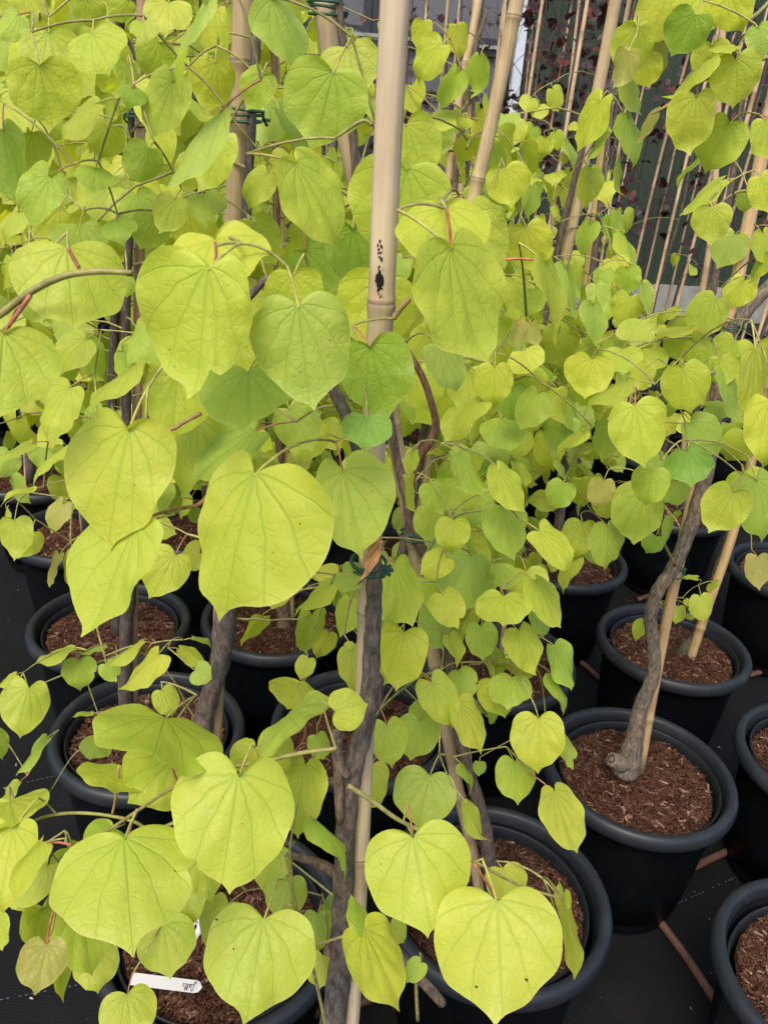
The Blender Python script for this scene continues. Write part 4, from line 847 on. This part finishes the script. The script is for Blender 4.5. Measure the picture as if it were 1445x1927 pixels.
T12 = simple_tree('P10', 'golden redbud behind the left row, black trunk showing in the gap under the leaves', [(222,1200,11),(216,1050,10),(212,800,9),(216,600,8),(222,400,7),(226,200,6),(230,0,6)], [(232,1190),(230,900),(228,600),(222,300),(216,60),(212,-60)], 1.458, 'dark cane next to the black trunk in the left row', .0070, seed=91, c=(.06,.055,.055), base=(.30,.22,.15))
T6 = simple_tree('P12', 'golden redbud whose pale stump-like base shows in the pot left of the main trunk', [(536,1185,13),(532,1120,12),(528,950,8),(524,700,7),(520,400,6),(516,50,5)], [(548,1180),(540,900),(530,500),(516,60),(512,-60)], 1.54, 'cane between the thick left cane and the left-leaning one, mostly behind leaves', .0080, seed=95, c=(.17,.12,.09))
T15 = simple_tree('P15', 'golden redbud by the left edge with its dark trunk seen between two big leaves', [(165,1000,9),(150,850,9),(120,650,8),(110,500,7),(100,300,6),(92,100,5)], [(160,1010),(135,780),(110,500),(90,260),(62,-60)], 1.874, 'cane nearest the left edge', .0085, seed=96, c=(.06,.05,.05), base=(.42,.3,.2))
T16 = simple_tree('P16', 'golden redbud deep in the left foliage behind the hooked black twig', [(395,1000,9),(380,800,8),(372,500,7),(375,200,6),(380,0,5)], [(388,1000),(385,600),(395,200),(402,-60)], 1.963, 'cane deep in the left foliage', .0080, seed=97)
T17 = simple_tree('P17', 'golden redbud furthest to the left, behind the large round leaf', [(60,910,9),(45,700,8),(30,400,7),(20,100,6)], [(52,920),(40,600),(20,200),(5,-60)], 2.22, 'cane furthest to the left', .0080, seed=98)
T5b = simple_tree('P5', 'golden redbud standing in the deep shade behind the S-curved trunk', [(1285,960,9),(1300,850,8),(1318,700,7),(1345,520,7),(1375,350,6),(1400,150,6)], [(1275,965),(1290,800),(1310,620),(1340,420),(1350,200),(1365,-40)], 2.36, 'cane behind the S-curved trunk that shows below its lower leaves', .0090, seed=99)
T6b = simple_tree('P6', 'golden redbud at the right edge whose pot has the reddish leaf over it', [(1480,1080,9),(1490,900,8),(1510,700,7)], [(1470,1090),(1490,850),(1530,500)], 1.97, 'cane just outside the right row', .0090, seed=100)

# ------------------------------------------------------------------ fill foliage, thinned where the photo shows gaps
PG = np.array([[.75,.85,.95,.95,.45,.0,.0,.0,.0,.0],[1,1,1,1,.8,.02,.0,.0,.0,.0],[1,1,1,1,1,.55,.45,.04,.0,.0],[1,1,1,1,1,1,1,.14,.0,.0],[.95,.95,.95,1,1,1,1,.45,.06,.05],
 [.75,.8,.85,.95,.95,1,1,1,.75,.7],[.5,.55,.7,.85,.85,1,1,.85,.35,.45],[.22,.25,.4,.65,.65,.95,1,.65,.22,.2],[.06,.06,.12,.25,.3,.6,.7,.2,.0,.0],[.03,.03,.04,.08,.1,.4,.3,.0,.0,.0],
 [.04,.05,.05,.1,.15,.25,.15,.0,0,0],[.03,.12,.15,.2,.2,.12,.03,0,0,0],[.05,.3,.35,.4,.25,.05,0,0,0,0],[.05,.15,.15,.2,.1,0,0,0,0,0],[0,0,0,0,0,0,0,0,0,0]])
def pfill(px, py):
    gx = min(max(px/144.5-.5, 0), 8.999); gy = min(max(py/128.5-.5, 0), 13.999); i, j = int(gy), int(gx); a, b = gy-i, gx-j
    return PG[i, j]*(1-a)*(1-b)+PG[i, j+1]*(1-a)*b+PG[i+1, j]*a*(1-b)+PG[i+1, j+1]*a*b
def fill(T, n, zlo, zhi, rad, size, lod, cols, pf=pfill, seed=0, ymin=0, axis=None, split=True):
    """leafy shoots that arch out from the trunk, leaves hanging alternately along each"""
    rg = np.random.default_rng(seed+1000); tr = T.trunk if axis is None else axis; zs = tr[:, 2]; MBs = []; i = 0
    pur = cols[0] == 'p'; per = 8
    for q in range(max(1, n//per)):
        z = zlo+(zhi-zlo)*(q+rg.uniform())/max(1, n//per); k = np.argmin(np.abs(zs-z)); c = np.array([tr[k][0], tr[k][1], z])
        a = rg.uniform(0, 6.283); Lh = rad*rg.uniform(.7, 1.45)*(1-.3*(z-zlo)/(zhi-zlo)); o = np.array([math.cos(a), math.sin(a), 0]); sd_ = np.array([-o[1], o[0], 0])
        bend = rg.normal()*.25; rise = rg.uniform(.1, .6) if not pur else rg.uniform(.6, 1.3); sag = rg.uniform(.3, .9) if not pur else .1
        f = lambda t: c+o*Lh*t+sd_*bend*Lh*t*t+np.array([0, 0, 1])*Lh*(rise*t-sag*t*t)
        m_ = MB(); tmax = 0
        for w_ in range(per):
            i += 1; t = .12+.88*(w_+rg.uniform(0, .5))/per; A_ = f(t)
            s = rg.uniform(*size)*(1.05-.35*t)
            side = sd_*(1 if w_ % 2 else -1)
            pl = s*rg.uniform(.35, .6)
            B = A_+nrm(side*.8+o*.25+np.array([0, 0, -.25])+rg.normal(size=3)*.3)*pl
            if B[1] < ymin: continue
            px, py, dz = proj(B)
            if dz < .3 or px < -250 or px > 1700 or py < -350 or py > 2100: continue
            if s*FPX/dz > 84 and py < 900: continue
            if rg.uniform() > pf(px, py+s*.4*FPX/dz): continue
            ey = nrm(side*.45+o*.3+np.array([0, 0, -1])+rg.normal(size=3)*.42)
            ez = nrm(o*.4+np.array([0, -.42, .6])+rg.normal(size=3)*.55)
            if pur: ez = nrm(np.array([0, -.25, .9])+rg.normal(size=3)*.45); ey = nrm(side*.8+o*.3+np.array([0, 0, -.35])+rg.normal(size=3)*.4)
            low = (py > 600) and not pur
            c_ = cols[rg.integers(len(cols))] if not low else 'ygyGygYGYg'[rg.integers(10)]
            nn_, ns_ = ((28, 5), (20, 4), (14, 2))[lod]
            T.fol.append(leaf_geo(B, ey, ez, s, nn_, ns_, seed*977+i, c_, rg.uniform(-.38, .22), rg.uniform(.0, .4), .04, rg, .09))
            tt = np.linspace(0, 1, 5)[:, None]; mid = (A_+B)/2+np.array([0, 0, .12*pl])
            V, F = tube((1-tt)**2*A_+2*tt*(1-tt)*mid+tt*tt*B, .0006, 4, False)
            m_.add(V-T.b, F, np.array((.10, .03, .03) if pur else ((.34, .17, .08) if rg.uniform() < .3 else (.32, .28, .08)))); tmax = max(tmax, t)
        if tmax:
            P = np.array([f(t) for t in np.linspace(0, tmax, 9)])+rg.normal(size=(9, 3))*.002; P[0] = c
            V, F = tube(P, np.linspace(.0016, .0007, 9), 6, False)
            m_.add(V-T.b, F, np.array((.05, .03, .03) if pur else (.27, .23, .08))*rg.uniform(.7, 1.2)); MBs.append(m_)
    if split:
        for m_ in MBs[:60]: m_.build('twig', M_TWIG, T.o)
    elif MBs:
        M_ = MB()
        for m_ in MBs:
            for k_ in range(len(m_.V)): M_.add(m_.V[k_], m_.F[k_]-m_.F[k_].min(), m_.C[k_])
        M_.build('twigs', M_TWIG, T.o)
CY = 'yyyyYYYGYyyG'
fill(T4, 150, .75, 1.75, .24, (.045, .075), 0, CY, seed=1, ymin=.68)
fill(T5, 280, .62, 1.85, .30, (.045, .08), 0, CY, seed=2, ymin=.85)
fill(T3, 130, .5, 1.6, .22, (.04, .07), 0, CY, seed=3, ymin=.78)
fill(T1, 150, .6, 1.7, .25, (.04, .07), 0, CY, seed=4, ymin=1.0)
fill(T2, 160, .7, 1.7, .28, (.045, .075), 0, CY, seed=5, ymin=1.3)
fill(T7, 230, .35, 1.6, .26, (.045, .075), 0, CY, seed=6, ymin=.95)
fill(T9, 340, .4, 1.5, .28, (.045, .075), 0, CY, seed=7, ymin=1.15)
fill(T10, 340, .4, 1.45, .30, (.045, .075), 0, CY, seed=8, ymin=1.4)
fill(T11, 220, .4, 1.5, .26, (.04, .065), 0, CY, seed=9, ymin=1.6)
fill(T12, 330, .55, 1.95, .32, (.045, .08), 0, CY, seed=10, ymin=1.2)
fill(T6, 330, .5, 1.9, .32, (.045, .08), 0, CY, seed=11, ymin=1.25)
fill(T15, 330, .5, 2.0, .34, (.045, .08), 0, CY, seed=12)
fill(T16, 330, .5, 2.0, .34, (.045, .08), 0, CY, seed=13)
fill(T17, 300, .5, 2.0, .34, (.045, .08), 0, CY, seed=14)
fill(T5b, 260, .6, 1.9, .28, (.045, .075), 0, CY, seed=15)
fill(T6b, 160, .6, 1.9, .28, (.045, .075), 0, CY, seed=16)
for T in (T4, T5, T3, T1, T2, T7, T9, T10, T11, T12, T6, T15, T16, T17, T5b, T6b): T.finish()

# ------------------------------------------------------------------ rows further back
ORD = ['first', 'second', 'third', 'fourth', 'fifth', 'sixth', 'seventh', 'eighth', 'ninth', 'tenth', 'eleventh', 'twelfth', 'thirteenth', 'fourteenth', 'fifteenth', 'sixteenth']
def pback(px, py):
    # distant gold crowns: none over the window and the right wall
    return pfill(px, py)*(1 if py > 200 or px < 640 else .15)
PP = [(760, 170, 1000, 300, .8), (985, -50, 1150, 330, .75), (1040, 330, 1300, 620, .30), (1200, 540, 1330, 660, .7), (1150, 0, 1445, 330, .22), (560, -20, 960, 60, .25), (300, -30, 640, 150, .3), (1300, 330, 1445, 640, .15), (1060, 560, 1230, 680, .5)]
def ppur(px, py):
    return max([v for a, b, c, d, v in PP if a < px < c and b < py < d] or [.04])
def back_tree(x, y, row, idx, purple, rg, sd):
    side = f'{ORD[idx]} from the left'
    lod = 1 if y < 3.3 else 2
    pot(x, y, f'black pot in the {ORD[row]} row behind, {side}', near=False, group='black pots in the rows at the back')
    lx, ly = rg.normal()*.05+(.05 if x > 1 else 0), rg.normal()*.04
    H = rg.uniform(2.1, 2.6)
    kind = 'purple' if purple else 'golden'
    T = Tree('purple_redbud_sapling' if purple else 'redbud_sapling', f'{kind} redbud in the {ORD[row]} row behind, {side}', (x, y, .256), group=f'{kind} redbuds in the rows at the back')
    P = [np.array([x+.015+lx*(z-.25)/2+rg.normal()*.012, y+.01+ly*(z-.25)/2+rg.normal()*.01, z]) for z in np.linspace(.25, H-.15, 7)]
    T.trunk_(P, np.linspace(.008, .0035, 7), (.07, .055, .055) if purple else (.09, .075, .07), 7)
    r = rg.uniform(.0065, .0085)
    stake([np.array([x, y-.012, .25]), np.array([x+lx*.5+rg.normal()*.01, y-.012+ly*.5, 1.3]), np.array([x+lx, y-.012+ly, H])], (r, r*.85), f'cane in the {ORD[row]} row behind, {side}', 'canes in the rows at the back', seed=sd, seg=8, base=np.array((.50, .37, .24))*rg.uniform(.8, 1.12))
    if rg.uniform() < .7 and y < 5:
        z = rg.uniform(.9, 1.8); k = (z-.25)/(H-.25); tie(np.array([x+lx*k+.005, y+ly*k-.004, z]), .012, f'green tie on the cane in the {ORD[row]} row behind, {side}')
    if purple:
        for b in range(5):
            z = rg.uniform(.9, 2.0); a = rg.uniform(0, 6.28); o = np.array([math.cos(a)*.22, math.sin(a)*.2, .22]); T.twig_([np.array([x, y, z]), np.array([x, y, z])+o*.5+(0, 0, .03), np.array([x, y, z])+o], [.003, .002, .0012], (.05, .03, .03), seg=5)
        fill(T, 210, .7, 2.3, .30, (.04, .065), lod, 'pppppqp', ppur, sd, split=False, axis=np.array([(x, y, 1.0), (x, y, 2.0)]))
    else:
        fill(T, 190 if y < 3.3 else 120, .45, 1.75, .32, (.045, .08), lod, CY, pback, sd, split=False)
    T.finish((.05, .03, .03) if purple else (.20, .16, .07), M_PURPLE if purple else None, split=False)
sd = 3000
for row in range(8):
    y = 2.42+row*.46; x0 = -.62*y-.15; idx = 0
    x = x0+(row % 2)*.22
    while x < .62*y+.45:
        px, py, dz = proj((x, y, 1.2))
        rg = np.random.default_rng(sd); sd += 1
        xx, yy = x+rg.normal()*.02, y+rg.normal()*.02
        if all(math.hypot(xx-a, yy-b) > .37 for a, b in POTS.values()) and -120 < px < 1560 and idx < 16:
            back_tree(xx, yy, row, idx, (row >= 5) or (row == 4 and x > .3), rg, sd); idx += 1
        x += .46

# ------------------------------------------------------------------ green shed with grey glazed doors
ang = math.radians(10); U = np.array([math.cos(ang), math.sin(ang), 0]); NV = np.array([math.sin(ang), -math.cos(ang), 0]); W0 = np.array([0, 7.05, 0])
def wallpt(px, py):
    d = ray(px, py); t = ((W0-CAM)@NV)/(d@NV); P = CAM+d*t; return (P-W0)@U, P[2]
shed = link('garden_shed', None, None, tuple(W0)); shed.rotation_euler = (0, 0, ang)
tag(shed, 'dark green shed with vertical ribbed cladding and grey glazed doors behind all the rows', 'shed')
M_CLAD = simple('green_cladding', (.022, .038, .026), .6, .25, (2.2, (.036, .052, .032), .35, .75), .15, scale=(1, 1, .3))
M_FRAME = simple('dark_frame', (.022, .024, .028), .4, .5)
M_WHITE = simple('white_post', (.55, .60, .66), .5, .4, (8, (.42, .46, .5), .4, .8))
M_CONC = simple('concrete', (.30, .30, .27), .85, .2, (6, (.18, .18, .16), .35, .7), .3)
def glass():
    m, nt = newmat('grey_glass'); p = N(nt, 'BsdfPrincipled'); o = N(nt, 'OutputMaterial'); L(nt, p.outputs[0], o.inputs[0])
    tc = N(nt, 'TexCoord'); n1 = N(nt, 'TexNoise'); n1.inputs['Scale'].default_value = 1.6; n1.inputs['Detail'].default_value = 4; L(nt, tc.outputs['Object'], n1.inputs[0])
    L(nt, ramp(nt, n1.outputs[0], [(.3, (.075, .078, .088)), (.7, (.12, .12, .13))]), p.inputs['Base Color'])
    p.inputs['Roughness'].default_value = .22; p.inputs['Specular IOR Level'].default_value = .5; return m
M_GLASS = glass()
uL = wallpt(575, 100)[0]; uR = wallpt(962, 60)[0]; uM = wallpt(700, 80)[0]
zT = wallpt(760, 75)[1]
# ribbed cladding, left and right of the doors (local x along the wall, y into the wall)
def cladding(u0, u1, z0, z1):
    us = []; u = u0; prof = [(0, 0), (.10, 0), (.115, -.022), (.145, -.022), (.16, 0)]
    while u < u1: us += [(u+a, b) for a, b in prof]; u += .17
    V = []; F = []
    for k, (a, b) in enumerate(us): V += [(a, b, z0), (a, b, z1)]
    for k in range(len(us)-1): F.append((2*k, 2*k+2, 2*k+3, 2*k+1))
    n = len(V); return np.array(V, float), np.array(F)
for a, b in ((-9.0, uL-.06), (uR+.10, 12.0)):
    V, F = cladding(a, b, .30, 4.2); link('cladding', mesh('cladding', V, F, M_CLAD, smooth=False), shed)
mb = MB(); mb.box((-9, -.05, 0), (uL-.06, .05, .30)); mb.box((uR+.10, -.05, 0), (12, .05, .30)); mb.build('plinth', M_CONC, shed, False)
mb = MB(); mb.box((-9, .05, 0), (12, .3, 4.15)); mb.build('wall', M_CLAD, shed, False)
def framebox(u0, u1, z0, z1, t=.05, d=.07):
    mb = MB(); mb.box((u0, -d, z0), (u0+t, 0, z1)); mb.box((u1-t, -d, z0), (u1, 0, z1)); mb.box((u0+t, -d, z1-t), (u1-t, 0, z1)); mb.box((u0+t, -d, z0), (u1-t, 0, z0+t)); return mb
n_ = 0
ub = [uL, uM-.02, uR]
for a, b in zip(ub[:-1], ub[1:]):
    for z0, z1 in ((zT+.003, 3.6), (.15, zT-.006)):
        f = framebox(a+.003, b-.003, z0, z1, .055, .07).build('glazed_panel_frame', M_FRAME, shed, False)
        mb = MB(); mb.box((a+.055, -.03, z0+.05), (b-.055, -.02, z1-.05)); mb.build('pane', M_GLASS, f, False)
mb = MB(); mb.box((uL, -.095, zT-.012), (uR, -.0705, zT+.012)); mb.build('sill', simple('sill_reflection_grey', (.25, .27, .29), .35, .6), shed, False)  # pale grey carries the reflection on the transom's top face
mb = MB(); mb.box((uR+.02, -.12, .0), (uR+.09, -.03, 4.0)); mb.build('white_post', M_WHITE, shed, False)

# ------------------------------------------------------------------ irrigation pipes on the ground
M_PIPE = simple('brown_pipe', (.085, .042, .028), .6, .35, (20, (.15, .08, .055), .4, .75), .2)
for pts, lab in (([(1232,1722),(1290,1800),(1350,1892)], 'brown pipe lying on the fabric at the bottom right, between two pots'), ([(1300,1634),(1345,1612),(1392,1592)], 'short brown pipe on the fabric right of the burl pot'),
                 ([(1084,1240),(1105,1256),(1128,1278)], 'brown pipe end left of the pot with the small sprout'), ([(1200,1128),(1230,1118),(1262,1112)], 'brown pipe behind the pot with the small sprout'),
                 ([(1408,1270),(1440,1262),(1480,1250)], 'brown pipe right of the pot with the small sprout'), ([(555,1925),(600,1905),(700,1880)], 'brown pipe on the fabric behind the nearest trunk')):
    P = [atz(a, b, .010) for a, b in pts]; V, F = tube(catmull(P, 8), .0075, 10); me = mesh('irrigation_pipe', V-P[0], [tuple(f[:3]) if f[2] == f[3] else tuple(f) for f in F], M_PIPE)
    tag(link('irrigation_pipe', me, None, tuple(P[0])), lab, 'irrigation pipe', 'brown irrigation pipes on the ground')

# ------------------------------------------------------------------ white plant label in the bottom left pot
M_TAG = simple('white_label', (.78, .76, .72), .45, .4)
c = atz(314, 1850, .279); e1 = nrm(atz(378, 1852, .283)-atz(248, 1836, .279)); nz_ = nrm(np.array([.0, -.45, .9])); e1 = nrm(e1-nz_*(e1@nz_)); e2 = np.cross(nz_, e1)
wl = np.linalg.norm(atz(378, 1852, .283)-atz(248, 1830, .279)); hl = .0125
n = 24; t = np.linspace(-.5, .5, n); top = []; 
pr = np.where(t > .40, np.sqrt(np.clip(1-((t-.40)/.10)**2, 0, 1)), 1.0)
V = []
for s_ in (0, .0007):
    for k in range(n):
        bend = .010*(t[k]+.5)**2-.004
        for q in (-1, 1): V.append(c+e1*t[k]*wl+e2*q*hl/2*pr[k]*1.15+nz_*(bend*.6+s_))
V = np.array(V); F = [(2*k, 2*k+2, 2*k+3, 2*k+1) for k in range(n-1)]+[(2*n+2*k, 2*n+2*k+1, 2*n+2*k+3, 2*n+2*k+2) for k in range(n-1)]+[(2*k, 2*k+2+0, 2*n+2*k+2, 2*n+2*k) for k in range(n-1)]+[(2*k+1, 2*k+3, 2*n+2*k+3, 2*n+2*k+1) for k in range(n-1)]
lab = link('plant_label', mesh('plant_label', V-c, F, M_TAG), None, tuple(c)); tag(lab, 'white plastic label in the bottom left pot, handwritten falls upside down', 'plant label')
# handwriting as pen strokes: the word reads upside down from the camera
def stroke(pts): return catmull(np.array(pts, float), 6)
W_ = [ [(.9,1.3),(.75,1.75),(.45,1.7),(.35,1.1),(.3,.2),(.2,-.55),(-.1,-.7),(-.1,-.35),(.3,.0),(.7,.2)], [(1.35,.85),(1.0,.95),(.85,.5),(.95,.1),(1.25,.2),(1.4,.8),(1.42,.2),(1.65,.1)],
       [(1.75,.2),(2.0,1.0),(2.05,1.65),(1.88,1.6),(1.85,.6),(1.95,.1),(2.2,.15)], [(2.25,.3),(2.5,1.0),(2.55,1.65),(2.38,1.6),(2.35,.6),(2.45,.1),(2.7,.2)], [(3.2,.85),(2.98,.9),(2.95,.65),(3.2,.4),(3.15,.1),(2.85,.08)] ]
mb = MB(); sc_ = .0050
for st in W_:
    Q = stroke(st); P3 = []
    for a, b in Q:
        u = .40*wl-(a*sc_); tt = u/wl; bend = .010*(tt+.5)**2-.004
        P3.append(c+e1*u-e2*(b-.55)*sc_*.85+nz_*(bend*.6+.0009))
    V2, F2 = tube(P3, .00045, 5, False); mb.add(V2-c, F2)
mb.build('handwriting', simple('black_ink', (.01, .01, .012), .5, .3), lab)
# white loop label hanging on the trunk in the same pot
P3 = [at(a, b, .74) for a, b in [(358,1755),(362,1738),(372,1730),(377,1745),(366,1765),(357,1780),(372,1790)]]
Q = catmull(P3, 6); T_ = np.gradient(Q, axis=0); V = []
for p, t_ in zip(Q, T_):
    s_ = nrm(np.cross(t_, ray(365, 1760))); V += [p-s_*.0045, p+s_*.0045]
F = [(2*k, 2*k+2, 2*k+3, 2*k+1) for k in range(len(Q)-1)]
o = link('loop_label', mesh('loop_label', np.array(V)-P3[0], F, M_TAG), None, tuple(P3[0])); sm = o.modifiers.new('thickness', 'SOLIDIFY'); sm.thickness = .0005
tag(o, 'curled white strip label looped round the trunk foot in the bottom left pot', 'plant label')
